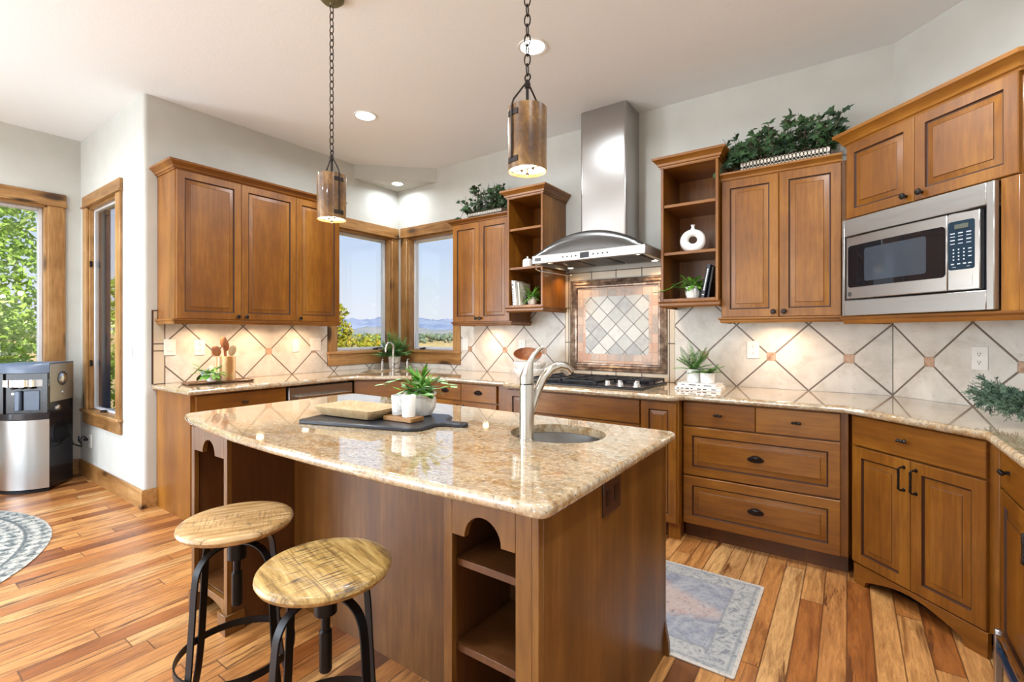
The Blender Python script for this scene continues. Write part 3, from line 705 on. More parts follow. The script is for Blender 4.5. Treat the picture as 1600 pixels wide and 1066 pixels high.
m = MB(); curved(m, .584, .664, 1.492, 1.540, -.0195, .020, .003, rr=.002); m.build('door_button', M['steel'], q, bevel=.001)

# --- base cabinets
def base(name, label, org, rz, w, poly=None, toe=True, ztop=.868, zlow=.10, drop=None):
    c = thing(name, label, 'cabinet', (org[0], org[1], 0), rz)
    m = MB(); P = poly or [(0, .02), (w, .02), (w, .60), (0, .60)]
    if drop: m.prism(P, zlow, drop); m.box(0, w, .02, .045, drop, ztop)
    else: m.prism(P, zlow, ztop)
    m.build('body', M['cab'], c, bevel=.0015)
    if toe:
        m = MB(); Q = [(P[0][0]+.001, .075), (P[1][0]-.001, .075)]+P[2:]; m.prism(Q, 0, zlow); m.build('toe_kick', M['cab_in'], c)
    return c
c = base('base_cabinet', 'end base cabinet with one drawer below the tray and utensil crock', (-3.61, 1.385), PI/2, .668)
door(c, .020, .655, .712, .858, 'bar_knob', .335, .785, 'drawer', True, horiz=True); door(c, .020, .337, .108, .706, 'pull', .30, .62); door(c, .337, .655, .108, .706, 'pull', .375, .62)
m = MB(); m.box(-.006, 0, .018, .604, 0, .868); m.build('end_panel', M['cab'], c)
c = thing('dishwasher', 'stainless dishwasher with a bar handle under the counter', 'dishwasher', (-3.61, 2.055, 0), PI/2)
m = MB(); m.box(.003, .597, .02, .60, .10, .862); m.box(.003, .597, .07, .60, 0, .10); m.build('body', M['dark_pl'], c)
m = MB(); m.box(.004, .596, -.006, .02, .11, .852); d = m.build('door', M['steel'], c, bevel=.004)
m = MB(); m.tube([(.05, -.045, .775), (.55, -.045, .775)], .011, 12)
for x in (.07, .53): m.tube([(x, -.006, .775), (x, -.045, .775)], .008, 8)
m.build('handle', M['nickel'], d)
SA = math.atan2(.40, .54); ca, sa = math.cos(-SA), math.sin(-SA)
def inl(org, a, pts): return [((p[0]-org[0])*math.cos(a)+(p[1]-org[1])*math.sin(a), -(p[0]-org[0])*math.sin(a)+(p[1]-org[1])*math.cos(a)) for p in pts]
so = (-3.61, 2.66)
P = inl(so, SA, [(-3.61+.0119, 2.66-.016+.032), (-3.071, 3.076), (-3.071, 3.70), (-4.205, 3.70), (-4.205, 2.665), (-3.63, 2.665)])
c = base('base_cabinet', 'angled sink cabinet in the window corner, below the main sink', so, SA, .672, poly=[(.0, .02), (.672, .02)]+P[2:5], drop=.64)
door(c, .012, .660, .712, .858, None, 0, 0, 'false_drawer', True, horiz=True); door(c, .012, .336, .108, .706, 'pull', .30, .62); door(c, .336, .660, .108, .706, 'pull', .372, .62)
c = base('base_cabinet', 'base cabinet with two side-by-side drawers between the sink cabinet and the cooktop', (-3.068, 3.06), 0, .895, poly=[(.0, .02), (.895, .02), (.895, .648), (.0, .648)])
door(c, .018, .378, .712, .858, 'cup', .198, .79, 'drawer', True, horiz=True); door(c, .378, .758, .712, .858, 'cup', .568, .79, 'drawer', True, horiz=True)
door(c, .018, .378, .108, .706, 'pull', .34, .62); door(c, .378, .758, .108, .706, 'pull', .41, .62)
c = base('base_cabinet', 'projecting cooktop cabinet with a wide plain front and narrow panelled ends', (-2.17, 2.98), 0, 1.315, poly=[(0, .02), (1.315, .02), (1.315, .728), (0, .728)])
door(c, .275, 1.072, .700, .856, None, 0, 0, 'false_drawer', True, horiz=True); door(c, .275, .673, .108, .694, 'pull', .64, .61); door(c, .673, 1.072, .108, .694, 'pull', .706, .61)
door(c, .020, .266, .108, .856, None, fr=.05); door(c, 1.080, 1.305, .108, .856, None, fr=.05)
for x in (.0, 1.245):
    m = MB(); m.box(x, x+.07, .045, .074, 0, .10); m.build('foot', M['cab'], c)
c = base('base_cabinet', 'drawer stack cabinet with two cup-pulled deep drawers beside the angled cabinet', (-.853, 3.06), 0, .853, poly=[(.0, .02), (.853, .02), (1.060, .648), (.0, .648)])
door(c, .006, .414, .712, .860, 'bar_knob', .212, .79, 'drawer', True, horiz=True); door(c, .414, .820, .712, .860, 'bar_knob', .618, .79, 'drawer', True, horiz=True)
door(c, .006, .820, .405, .706, 'cup', .415, .556, 'drawer', fr=.055, horiz=True); door(c, .006, .820, .102, .399, 'cup', .415, .252, 'drawer', fr=.055, horiz=True)
c = base('base_cabinet', 'angled corner base cabinet with two panelled doors over an arched toe board', (0, 3.06), -PI/4, .660, poly=[(.0, .02), (.660, .02), (.93, .62), (-.296, .62)], toe=False)
door(c, .022, .628, .708, .860, 'bar_knob', .30, .787, 'drawer', True, horiz=True); door(c, .022, .324, .105, .702, 'pull', .296, .612); door(c, .324, .628, .105, .702, 'pull', .352, .612)
m = MB(); A = [(.03, 0), (.09, 0), (.10, .028)]+[(.10+.44*k/12, .028+.052*math.sin(PI*k/12)) for k in range(1, 12)]+[(.54, .028), (.55, 0), (.632, 0), (.632, .102), (.03, .102)]
m.prism_y(A, .001, .022); m.build('arched_toe_board', M['cab_h'], c, bevel=.001)
m = MB(); m.prism([(.04, .12), (.62, .12), (.85, .60), (-.25, .60)], 0, .10); m.build('toe_kick', M['dark_pl'], c)
c = base('base_cabinet', 'drawer and door base cabinet at the edge of the picture, beside the angled cabinet', (.47, 2.588), -PI/2, 1.60, poly=[(.0, .02), (1.6, .02), (1.6, .64), (-.22, .64)])
door(c, .045, .52, .705, .858, 'bar_knob', .175, .785, 'drawer', True, horiz=True); door(c, .045, .52, .108, .698, 'pull', .48, .62)
door(c, .53, 1.58, .705, .858, 'bar_knob', 1.05, .785, 'drawer', True, horiz=True); door(c, .53, 1.055, .108, .698, 'pull', 1.02, .62); door(c, 1.055, 1.58, .108, .698, 'pull', 1.09, .62)

# ------------------------------------------------------------------ stone slabs
from mathutils.geometry import tessellate_polygon
def inset_poly(P, d):
    n = len(P); r = []
    for i in range(n):
        p = Vector(P[i]); a = (p-Vector(P[i-1])).normalized(); b = (Vector(P[(i+1) % n])-p).normalized()
        n1 = Vector((-a.y, a.x)); n2 = Vector((-b.y, b.x)); mm = n1+n2; mm = mm/max(mm.dot(n1), .3); r.append((p.x+mm.x*d, p.y+mm.y*d))
    return r
def ccw(P): return P if sum(P[i-1][0]*P[i][1]-P[i][0]*P[i-1][1] for i in range(len(P))) > 0 else P[::-1]
def slab(m, P, holes, z0, z1):
    P = ccw(P); r = (z1-z0)/2; ls = []
    for k in range(9):
        a = -PI/2+PI*k/8; ls.append([(x, y, (z0+z1)/2+r*math.sin(a)) for x, y in inset_poly(P, r*.75*(1-math.cos(a)))])
    m.loops(ls)
    for zi, l in ((z0, ls[0]), (z1, ls[-1])):
        polys = [[Vector((p[0], p[1], 0)) for p in l]]+[[Vector((p[0], p[1], 0)) for p in h] for h in holes]
        tri = tessellate_polygon(polys); flat = [p for q in polys for p in q]
        m.add([(p.x, p.y, zi) for p in flat], [tuple(t_) for t_ in tri])
    for h in holes: m.loops([[(p[0], p[1], z0) for p in h], [(p[0], p[1], z1) for p in h]])
def rrect(cx, cy, ux, uy, w, h, r, n=5):
    """rounded rectangle in plan; (ux, uy) = direction of its width"""
    out = []
    for (sx, sy, a0) in ((1, 1, 0), (-1, 1, PI/2), (-1, -1, PI), (1, -1, 1.5*PI)):
        for k in range(n+1):
            a = a0+PI/2*k/n; x = sx*(w/2-r)+r*math.cos(a); y = sy*(h/2-r)+r*math.sin(a); out.append((cx+ux*x-uy*y, cy+uy*x+ux*y))
    return out
ux, uy = math.cos(math.radians(35.8)), math.sin(math.radians(35.8)); P0 = Vector((-3.83, 2.87))
bc = [P0+Vector((ux, uy))*u+Vector((-uy, ux))*.185 for u in (.145, .485)]
basins = [rrect(b.x, b.y, ux, uy, w_, .36, .05) for b, w_ in zip(bc, (.27, .31))]
CT = [(XA+.002, 1.350), (-3.575, 1.350), (-3.575, 2.635), (-3.52, 2.69), (-3.10, 3.00), (-3.03, 3.022), (-2.20, 3.022), (-2.165, 2.945), (-2.13, 2.935), (-.895, 2.935), (-.86, 2.945), (-.825, 3.022), (-.02, 3.022), (.432, 2.572), (.432, .90), (1.118, .90), (1.118, 2.818), (.224, 3.713), (XA+.002, 3.713)]
m = MB(); slab(m, CT, basins, .868, .905)
tag(m.build('countertop', M['granite'], smooth=50), 'long speckled golden granite countertop running along all the wall cabinets', 'countertop')
# main sink
c = thing('kitchen_sink', 'double bowl sink set into the granite under the corner windows', 'sink', (bc[0].x, bc[0].y, .70))
for b, bp in zip(bc, basins):
    m = MB(); q = lambda s, z, bp=bp, b=b: [(b.x+(p[0]-b.x)*s-bc[0].x, b.y+(p[1]-b.y)*s-bc[0].y, z) for p in bp]
    m.loops([q(1.04, .166), q(1.015, .166), q(.99, .03), q(.93, 0.0), q(.2, -.004)], cap1=True); m.build('basin', M['steel'], c)
    m = MB(); m.lathe([(.04, -.002), (.035, .003), (.02, .001)], (b.x-bc[0].x, b.y-bc[0].y, 0), 16); m.build('drain', M['chrome'], c)

# ------------------------------------------------------------------ island
IZ = .885
c = thing('kitchen_island', 'reddish wood kitchen island with arched open shelves at both ends', 'kitchen island', (-1.55, 1.45, 0))
ox, oy = -1.55, 1.45
def ib(m, x0, x1, y0, y1, z0, z1): m.box(x0-ox, x1-ox, y0-oy, y1-oy, z0, z1)
m = MB(); ib(m, -2.49, -.625, 1.275, 1.89, .06, .62)
for (x0, x1, y0, y1) in ((-2.51, -.622, 1.262, 1.275), (-2.51, -.622, 1.89, 1.905), (-2.51, -2.49, 1.275, 1.89)): ib(m, x0, x1, y0, y1, .0, .85)
m.build('body', M['isl'], c)
m = MB(); ib(m, -.622, -.600, .982, 1.905, .0, .85); sp_ = m.build('side_panel', M['isl'], c, bevel=.002)
m = MB(); m.loops([[(-.622-ox, 1.905-oy, z), (-.600+f-ox, 1.905-oy, z), (-.600+f-ox, 1.925-oy, z), (-.622-ox, 1.925-oy, z)] for z, f in ((0, .018), (.05, .016), (.11, .004), (.14, 0), (.85, 0))], cap0=True, cap1=True); m.build('bracket_foot', M['isl'], c)
m = MB(); m.box(-.600-ox, -.594-ox, 1.316-oy, 1.445-oy, .735, .843); pl = m.build('outlet_plate', plain('brown_outlet_plate', lin(58,32,24), .35), c, bevel=.002)
M['sock'] = plain('dark_brown_socket', lin(34,20,16), .3)
for yy in (1.35, 1.41):
    m = MB(); m.box(-.594-ox, -.592-ox, yy-.016-oy, yy+.016-oy, .765, .812); m.build('socket', M['sock'], pl)
def bookcase(x0, x1, feet, mirror):
    t = .019
    m = MB(); st = .03
    ib(m, x0, x0+t, .980, 1.262, .0 if feet else .0, .85)
    if not mirror: pass
    ib(m, x1-t, x1-(.0 if feet else .003), .980, 1.262, 0, .85)
    ib(m, x0+t, x1-t, 1.245, 1.262, .06, .85); m.build('shelf_carcass', M['isl_in'], c)
    a, b = x0+st, x1-.048 if not feet else x1-st; cxx = (a+b)/2
    # face frame with arched head
    m = MB()
    ib(m, x0, a, .960, .980, 0 if not feet else .0, .85); ib(m, b, x1, .960, .980, 0, .85)
    r = .060; zs = .745
    arc = [(cxx-r*math.cos(PI*k/14)-ox, zs+r*1.05*math.sin(PI*k/14)) for k in range(15)]
    m.prism_y([(a-ox, zs)]+arc+[(b-ox, zs), (b-ox, .85), (a-ox, .85)], .960-oy, .980-oy)
    if feet:
        n = 10; cut = [(a-ox+(b-a)*k/n, .075+.035*math.sin(PI*k/n)**.5) for k in range(n+1)]
        m.prism_y([(a-ox, .14)]+cut+[(b-ox, .14)], .960-oy, .980-oy)
    else: ib(m, a, b, .960, .980, 0, .13)
    m.build('face_frame', M['isl'], c, bevel=.0012)
    for z in ((.13,) if feet else (.13, .425, .66)):
        m = MB(); ib(m, x0+t, x1-t, .984, 1.245, z-.010, z+.010); m.build('shelf', M['isl_in'], c, bevel=.001)
bookcase(-.906, -.619, False, False)
m = MB(); ib(m, -.619, -.600, .960, .982, 0, .85); m.build('corner_stile', M['isl'], c, bevel=.001)
bookcase(-2.511, -2.160, True, True)
for a_ in ((-2.225, -2.150, .948), (-2.52, -2.47, .95)):
    m = MB(); ib(m, *a_, 1.03, 0, .085); m.build('block_foot', M['isl'], c, bevel=.002)
def arcpt(cx, cy, r, a0, a1, n=5): return [(cx+r*math.cos(math.radians(a0+(a1-a0)*k/n)), cy+r*math.sin(math.radians(a0+(a1-a0)*k/n))) for k in range(n+1)]
NE = [(-.68, .934), (-.88, .918), (-1.1, .905), (-1.4, .896), (-1.7, .895), (-2.0, .905), (-2.3, .930), (-2.55, .962)]
IP = arcpt(-.607, .972, .04, 0, -82)+NE+arcpt(-2.66, 1.05, .06, -100, -178)+[(-2.722, 1.6)]+arcpt(-2.66, 1.94, .06, 178, 95)+[(-1.7, 2.0), (-1.0, 1.985)]+arcpt(-.607, 1.94, .04, 88, 2)
sk = (-.955, 1.672); shole = [(sk[0]+.195*math.cos(2*PI*k/28), sk[1]+.178*math.sin(2*PI*k/28)) for k in range(28)]
m = MB(); slab(m, IP, [shole], .850, IZ)
tag(m.build('island_countertop', M['granite'], smooth=50), 'golden granite island top with a curved seating edge and round sink cut-out', 'countertop')
c = thing('prep_sink', 'round stainless prep sink in the island top', 'sink', (sk[0], sk[1], .66))
m = MB(); m.lathe([(.205, .189), (.19, .189), (.186, .05), (.15, .008), (.03, .0)], (0, 0, 0), 36, sy=.92, caps=(False, True)); m.build('bowl', M['steel_v'], c)
m = MB(); m.lathe([(.04, .001), (.036, .006), (.02, .004)], (0, 0, 0), 18); m.build('drain', M['chrome'], c)

# ------------------------------------------------------------------ backsplash
def backsplash(org, rz, u0, u1, z0, z1, label, extra=(), mat='tile', name='backsplash', y0=-.0105, y1=-.001):
    m = MB(); m.box(u0, u1, y0, y1, z0-.905, z1-.905)
    for a, b, c_, d_ in extra: m.box(a, b, y0, y1, c_-.905, d_-.905)
    o = m.build(name, M[mat], smooth=0); o.location = (org[0], org[1], .905); o.rotation_euler = (0, 0, rz)
    if label: tag(o, label, 'backsplash')
    return o
# local x = 0 must be a lower corner of the diamond pattern
backsplash((XA, 1.9995), PI/2, 1.430-1.9995, 2.80-1.9995, .906, 1.372, 'diamond tile backsplash behind the utensil crock and light switches')
backsplash((XA, 1.9995), PI/2, 2.80-1.9995, 3.713-1.9995, .906, .955, 'low tile strip under the first corner window')
backsplash((-2.0385, YB), 0, -4.208+2.0385, -3.255+2.0385, .906, .955, 'low tile strip under the second corner window, beside the short cabinet')
backsplash((-2.0385, YB), 0, -3.255+2.0385, -2.402+2.0385, .906, 1.372, 'diamond tile backsplash between the corner window and the cooktop', [(-2.402+2.0385, -.003, .906, 1.498)])
backsplash((-.2150, YB), 0, -.693+.215, .218+.215, .906, 1.372, 'diamond tile backsplash between the cooktop and the wall corner', [(-1.085+.215, -.693+.215, .906, 1.498)])
o = backsplash((.225, 3.715), -PI/4, .008, 1.262, .906, 1.372, 'diamond tile backsplash under the microwave')
o = backsplash((1.12, 2.82), -PI/2, .008, 1.92, .906, 1.372, 'diamond tile backsplash on the side wall beside the wispy plant')
t = thing('tile_border', 'upright column of cream border tiles where the backsplash starts, by the narrow window', 'tile border', (XA, 1.355, .905), PI/2)
m = MB(); m.box(0, .074, -.010, -.0005, .001, .245); m.box(0, .074, -.010, -.0005, .250, .465); m.box(0, .028, -.010, -.0005, .465, .545); m.build('border_tile', M['tile_border'], t, bevel=.001)
m = MB()
for (x0, x1, z0, z1) in ((-.006, 0, .001, .552), (.074, .078, .001, .465), (0, .074, .245, .250), (0, .028, .545, .552)): m.box(x0, x1, -.012, -.0005, z0, z1)
m.build('dark_liner', M['glaze'], t)
# cooktop wall: cream border, dark moulded frame, copper ring, marble diamonds
t = thing('tile_medallion', 'framed tile panel of marble diamonds and copper tiles behind the cooktop', 'tile panel', (-1.565, YB, .905))
def ring(m, x0, x1, z0, z1, w_, y0, y1, mi=0):
    for (a, b, cc_, d_) in ((x0, x0+w_, z0, z1), (x1-w_, x1, z0, z1), (x0+w_, x1-w_, z0, z0+w_), (x0+w_, x1-w_, z1-w_, z1)): m.box(a, b, y0, y1, cc_, d_, mi)
m = MB(); m.box(-.472, -.425, -.010, -.0005, .001, .91); m.box(.425, .478, -.010, -.0005, .001, .91); m.box(-.425, .425, -.010, -.0005, .001, .058); m.box(-.425, .425, -.010, -.0005, .838, .91)
m.build('cream_border', M['tile_border'], t, bevel=.001)
m = MB(); fx, f0, f1 = .420, .062, .832
prof = [(.0, .0), (-.0, .012), (.010, .020), (.018, .014), (.026, .020), (.036, .026), (.048, .018), (.054, .022), (.062, .022), (.070, .012), (.070, .0)]
ls = [[(-fx+a, -b-.0005, f0+a), (fx-a, -b-.0005, f0+a), (fx-a, -b-.0005, f1-a), (-fx+a, -b-.0005, f1-a)] for a, b in prof]
m.loops(ls); m.build('moulded_frame', M['liner'], t, smooth=25)
m = MB(); ring(m, -.350, .350, .132, .762, .075, -.010, -.0005); m.build('copper_tile_ring', M['tile_copper'], t)
m = MB(); m.box(-.275, .275, -.011, -.0005, .207, .687); m.build('marble_field', M['tile_field'], t)
# ------------------------------------------------------------------ hood and cooktop
t = thing('range_hood', 'stainless range hood with a tall chimney and a curved canopy over the cooktop', 'range hood', (-1.565, YB, 0))
m = MB()
def rr2(hw, yf, yb, r, z, n=5):
    """footprint with rounded front corners"""
    L = [(-hw, yb, z)]+[(-hw+r-r*math.cos(PI/2*k/n), yf+r-r*math.sin(PI/2*k/n), z) for k in range(n+1)]+[(hw-r+r*math.sin(PI/2*k/n), yf+r-r*math.cos(PI/2*k/n), z) for k in range(n+1)]+[(hw, yb, z)]
    return L
m.loops([rr2(.193, -.275, -.001, .022, 1.98), rr2(.193, -.275, -.001, .022, 3.047)], cap0=True, cap1=True); m.build('chimney', M['steel'], t, smooth=25)
m = MB(); N = 24; ls = []
for y, dz in ((-.582, 0), (-.572, .6), (-.560, .92), (-.545, 1.0), (-.001, 1.0)):
    top = [(-.450+.900*k/N, y, 1.886+.150*dz*(1-abs(-1+2*k/N)**2.1)) for k in range(N+1)]; ls.append([(-.450, y, 1.884)]+top+[(.450, y, 1.884)])
m.loops(ls, cap0=True, cap1=True); m.build('canopy', M['steel_dark'], t, smooth=50)
m = MB()
m.box(-.452, .452, -.585, -.555, 1.822, 1.886); m.box(-.452, -.430, -.555, -.001, 1.822, 1.886); m.box(.430, .452, -.555, -.001, 1.822, 1.886); m.box(-.43, .43, -.555, -.001, 1.846, 1.884)
band = m.build('band', M['steel'], t, bevel=.003)
m = MB(); m.box(-.035, .035, -.588, -.585, 1.834, 1.874); m.build('display', M['dark_pl'], band, bevel=.001)
for s_ in (-1, 1):
    for k in range(4):
        m = MB(); m.lathe([(.006, 0), (.005, .003), (.001, .0035)], (s_*(.07+.036*k), -.585, 1.854), 10, axis='y'); m.build('button', M['dark_pl'], band)
m = MB(); m.box(-.425, -.372, -.587, -.585, 1.842, 1.866); m.build('badge', M['steel_dark'], band, bevel=.001)
m = MB()
for s_ in (-1, 0, 1):
    for k in range(11): m.box(s_*.25-.115, s_*.25+.115, -.50+k*.038, -.478+k*.038, 1.836, 1.846)
m.build('baffle_filter', M['steel_dark'], t)
for (x, y) in ((-.36, -.49), (.36, -.49), (-.36, -.12), (.36, -.12)):
    m = MB(); m.lathe([(.034, -.002), (.034, .004), (.028, .004)], (x, y, 1.840), 18); l_ = m.build('lamp_ring', M['chrome'], t)
    m = MB(); m.lathe([(.026, 0), (.02, -.004), (.001, -.005)], (x, y, 1.840), 16); m.build('lamp_lens', M['puck'], l_)
m = MB(); m.tube([(-.43, -.56, 1.825), (-.43, -.56, 1.785), (-.415, -.535, 1.775), (-.37, -.10, 1.775), (-.37, -.085, 1.80), (-.37, -.085, 1.85)], .006, 8); m.build('utensil_rail', M['chrome'], t)
for (x, y) in ((-.36, -.46), (.36, -.46), (-.36, -.12), (.36, -.12)): area('hood_lamp_light', (-1.565+x, YB+y, 1.828), (0, .0, -1), .04, .04, 1.2, (1, .66, .36), 'DISK', 120)

t = thing('gas_cooktop', 'black gas cooktop with cast iron grates and five steel knobs', 'cooktop', (-1.565, 3.33, .905))
m = MB(); m.box(-.455, .455, -.265, .265, .0005, .012); m.build('surface', M['black'], t, bevel=.003)
m = MB(); m.box(-.445, .445, -.255, .255, .0122, .016); m.build('enamel_top', M['dark_pl'], t, bevel=.002)
bn = [(-.32, -.12, .04), (-.32, .13, .032), (.0, .0, .052), (.32, .14, .032), (-.02, -.0, .02)]
for (x, y, r) in bn[:4]:
    m = MB(); m.lathe([(r*1.3, .016), (r*1.25, .024), (r, .026), (r, .034), (r*.8, .038), (.001, .039)], (x, y, 0), 22); m.build('burner', M['black'], t)
def grate(x0, x1, y0, y1):
    m = MB(); z0, z1 = .016, .044; b = .012
    for (a, c_, d_, e_) in ((x0, x1, y0, y0+b), (x0, x1, y1-b, y1), (x0, x0+b, y0, y1), (x1-b, x1, y0, y1)): m.box(a, c_, d_, e_, z1-.016, z1)
    for xx in (x0, x1-b):
        for yy in (y0, y1-b): m.box(xx, xx+b, yy, yy+b, z0, z1)
    xm, ym = (x0+x1)/2, (y0+y1)/2
    m.box(xm-b/2, xm+b/2, y0, y1, z1-.012, z1+.002)
    for f in (.25, .5, .75): m.box(x0, x1, y0+(y1-y0)*f-b/2, y0+(y1-y0)*f+b/2, z1-.012, z1+.002)
    m.build('grate', M['black'], t, bevel=.003)
grate(-.44, -.165, -.25, .25); grate(-.16, .125, -.25, .25); grate(.13, .44, .02, .25)
for (x, y) in ((.18, -.20), (.285, -.225), (.245, -.135), (.39, -.20), (.36, -.11)):
    m = MB(); m.lathe([(.026, .016), (.024, .022), (.019, .024), (.017, .044), (.014, .048), (.001, .049)], (x, y, 0), 18); m.build('control_knob', M['chrome'], t)
# ------------------------------------------------------------------ faucets
t = thing('island_faucet', 'tall brushed nickel faucet with a thick column and swept spout on the island', 'faucet', (-.980, 1.485, IZ))
m = MB(); m.lathe([(.030, .0), (.030, .008), (.0275, .010), (.0275, .205), (.026, .21)], (0, 0, 0), 28); m.build('column', M['nickel'], t)
m = MB(); m.lathe([(.0262, .21), (.0262, .214)], (0, 0, 0), 28); m.build('seam_ring', M['black'], t)
dv = Vector((.42, .91, 0)).normalized()
m = MB(); pts = [(0, 0, .214), (0, 0, .236), dv*.006+Vector((0, 0, .262)), dv*.014+Vector((0, 0, .290)), dv*.030+Vector((0, 0, .318)), dv*.052+Vector((0, 0, .338)), dv*.070+Vector((0, 0, .346))]
m.tube(pts, .02, 16, rads=[.0262, .0262, .021, .014, .010, .009, .006]); m.build('lever_handle', M['nickel'], t)
m = MB(); pts = [(dv*.018+Vector((0, 0, .095))), dv*.034+Vector((0, 0, .14)), dv*.050+Vector((0, 0, .185)), dv*.075+Vector((0, 0, .232)), dv*.108+Vector((0, 0, .262)), dv*.145+Vector((0, 0, .274)), dv*.178+Vector((0, 0, .268)), dv*.198+Vector((0, 0, .248))]
m.tube(pts, .016, 16, rads=[.012, .015, .0165, .017, .0175, .019, .021, .020]); sp_ = m.build('spout', M['nickel'], t)
m = MB(); e_ = dv*.200+Vector((0, 0, .245)); m.sphere(e_, .0165, 14, 8); m.build('spray_face', M['dark_pl'], sp_)
t = thing('sink_faucet', 'gooseneck nickel faucet at the main sink under the windows', 'faucet', (-3.905, 3.375, .905))
d2 = Vector((.10, -.99, 0)).normalized()
m = MB(); m.lathe([(.026, 0), (.026, .01), (.018, .014), (.018, .07), (.014, .075)], (0, 0, 0), 18)
m.tube([(0, 0, .07), (0, 0, .22)]+[d2*(.055*(1-math.cos(a)))+Vector((0, 0, .22+.06*math.sin(a))) for a in [PI*k/10 for k in range(1, 11)]]+[d2*.11+Vector((0, 0, .185))], .012, 12); m.build('spout', M['nickel'], t)
m = MB(); m.tube([(.018, 0, .05), (.06, .02, .075), (.075, .03, .08)], .006, 8); m.build('handle', M['nickel'], t)
for (x, y, lab) in ((-4.005, 3.315, 'slim nickel soap pump on the window side of the sink faucet'), (-3.80, 3.475, 'slim nickel soap pump on the hood side of the sink faucet')):
    t = thing('soap_pump', lab, 'soap dispenser', (x, y, .905))
    m = MB(); m.lathe([(.020, 0), (.020, .006), (.013, .01), (.013, .085), (.006, .09), (.006, .105)], (0, 0, 0), 16); m.build('pump_body', M['nickel'], t)
    m = MB(); m.tube([(0, 0, .105), (0, 0, .112), (.035, -.02, .108)], .006, 8); m.build('nozzle', M['nickel'], t)

# ------------------------------------------------------------------ plants
def leaf_shape(m, p, d, up, L, W, mi=0, n=4, droop=.3, fold=.25, lobes=None):
    """one leaf from p along d"""
    d = Vector(d).normalized(); s = d.cross(Vector(up))
    if s.length < 1e-3: s = d.orthogonal()
    s.normalize(); u = s.cross(d).normalized(); p = Vector(p)
    if lobes:
        pts = [(0, 0)]+lobes; c_ = p+d*L*.42+u*L*.05
        vs = [c_]+[p+d*(y*L)+s*(x*W)-u*(abs(x)*W*fold)-u*(y*y*L*droop*.4) for x, y in pts]; k = len(vs)
        m.add(vs, [(0, i, i+1) for i in range(1, k-1)]+[(0, k-1, 1)], mi); return
    row = []
    for k in range(n+1):
        f = k/n; w_ = W*.5*math.sin(PI*min(f*.94+.04, 1))**.85; q = p+d*L*f-u*L*droop*f*f
        row.append((q-s*w_-u*w_*fold, q, q+s*w_-u*w_*fold))
    vs = [v for r in row for v in r]; m.add(vs, [f for k in range(n) for f in ((3*k, 3*k+1, 3*k+4, 3*k+3), (3*k+1, 3*k+2, 3*k+5, 3*k+4))], mi)
IVY = [(-.16,.0),(-.5,.06),(-.34,.3),(-.52,.52),(-.2,.56),(0,1.0),(.2,.56),(.52,.52),(.34,.3),(.5,.06),(.16,.0)]
def fern(m, c, n, L, rnd, pin=11, zup=.9, mi=0, wide=.22):
    for k in range(n):
        a = 2*PI*k/n+rnd.uniform(-.25, .25); e_ = rnd.uniform(.25, 1.0)*zup; l = L*rnd.uniform(.75, 1.1); h = Vector((math.cos(a), math.sin(a), 0)); pts = []
        for j in range(pin+2):
            f = j/(pin+1); pts.append(Vector(c)+h*l*f*math.cos(e_)*(1-.1*f)+Vector((0, 0, l*(f*math.sin(e_)-.35*f*f*(1.2-e_)))))
        m.tube(pts, .0012, 4, mi)
        for j in range(1, pin+1):
            t_ = (pts[j+1]-pts[j-1]).normalized(); sd = t_.cross(Vector((0, 0, 1))).normalized(); f = j/(pin+1); w_ = l*wide*math.sin(PI*(f*.85+.12))
            for sg in (-1, 1): leaf_shape(m, pts[j], sd*sg+t_*.5, (0, 0, 1), w_, l*.075, mi, 2, .15)
def bushy(m, c, n, L, W, rnd, R=.05, zmin=.0, zmax=1.2, mis=(0,), h=.1, droop=.35, spread=1.0):
    for k in range(n):
        a = rnd.uniform(0, 2*PI); el = rnd.uniform(zmin, zmax); rr = rnd.uniform(.1, 1)*R*spread; hh = rnd.uniform(0, 1)*h*math.sin(max(el, .2))
        q = Vector(c)+Vector((math.cos(a)*rr, math.sin(a)*rr, hh)); s0 = Vector(c); m.tube([s0, (s0+q)/2+Vector((0, 0, .01)), q], .0014, 4, mis[0])
        leaf_shape(m, q, (math.cos(a)*math.cos(el), math.sin(a)*math.cos(el), math.sin(el)), (0, 0, 1), L*rnd.uniform(.7, 1.15), W*rnd.uniform(.7, 1.15), rnd.choice(mis), 4, droop*rnd.uniform(.5, 1.4))
def pot(t, prof, mat, soil_z, soil_r, seg=28, ribs=0, name='pot'):
    m = MB()
    if ribs:
        ls = []
        for r, z in prof: ls.append([(r*(1+.035*abs(math.cos(a*ribs/2)))*math.cos(a), r*(1+.035*abs(math.cos(a*ribs/2)))*math.sin(a), z) for a in [2*PI*i/(ribs*4) for i in range(ribs*4)]])
        m.loops(ls, cap0=True, cap1=True)
    else: m.lathe(prof, (0, 0, 0), seg)
    p = m.build(name, M[mat], t, smooth=35)
    m = MB(); m.lathe([(soil_r, soil_z-.004), (soil_r, soil_z), (.001, soil_z+.002)], (0, 0, 0), 18); m.build('soil', M['soil'], t)
    return p
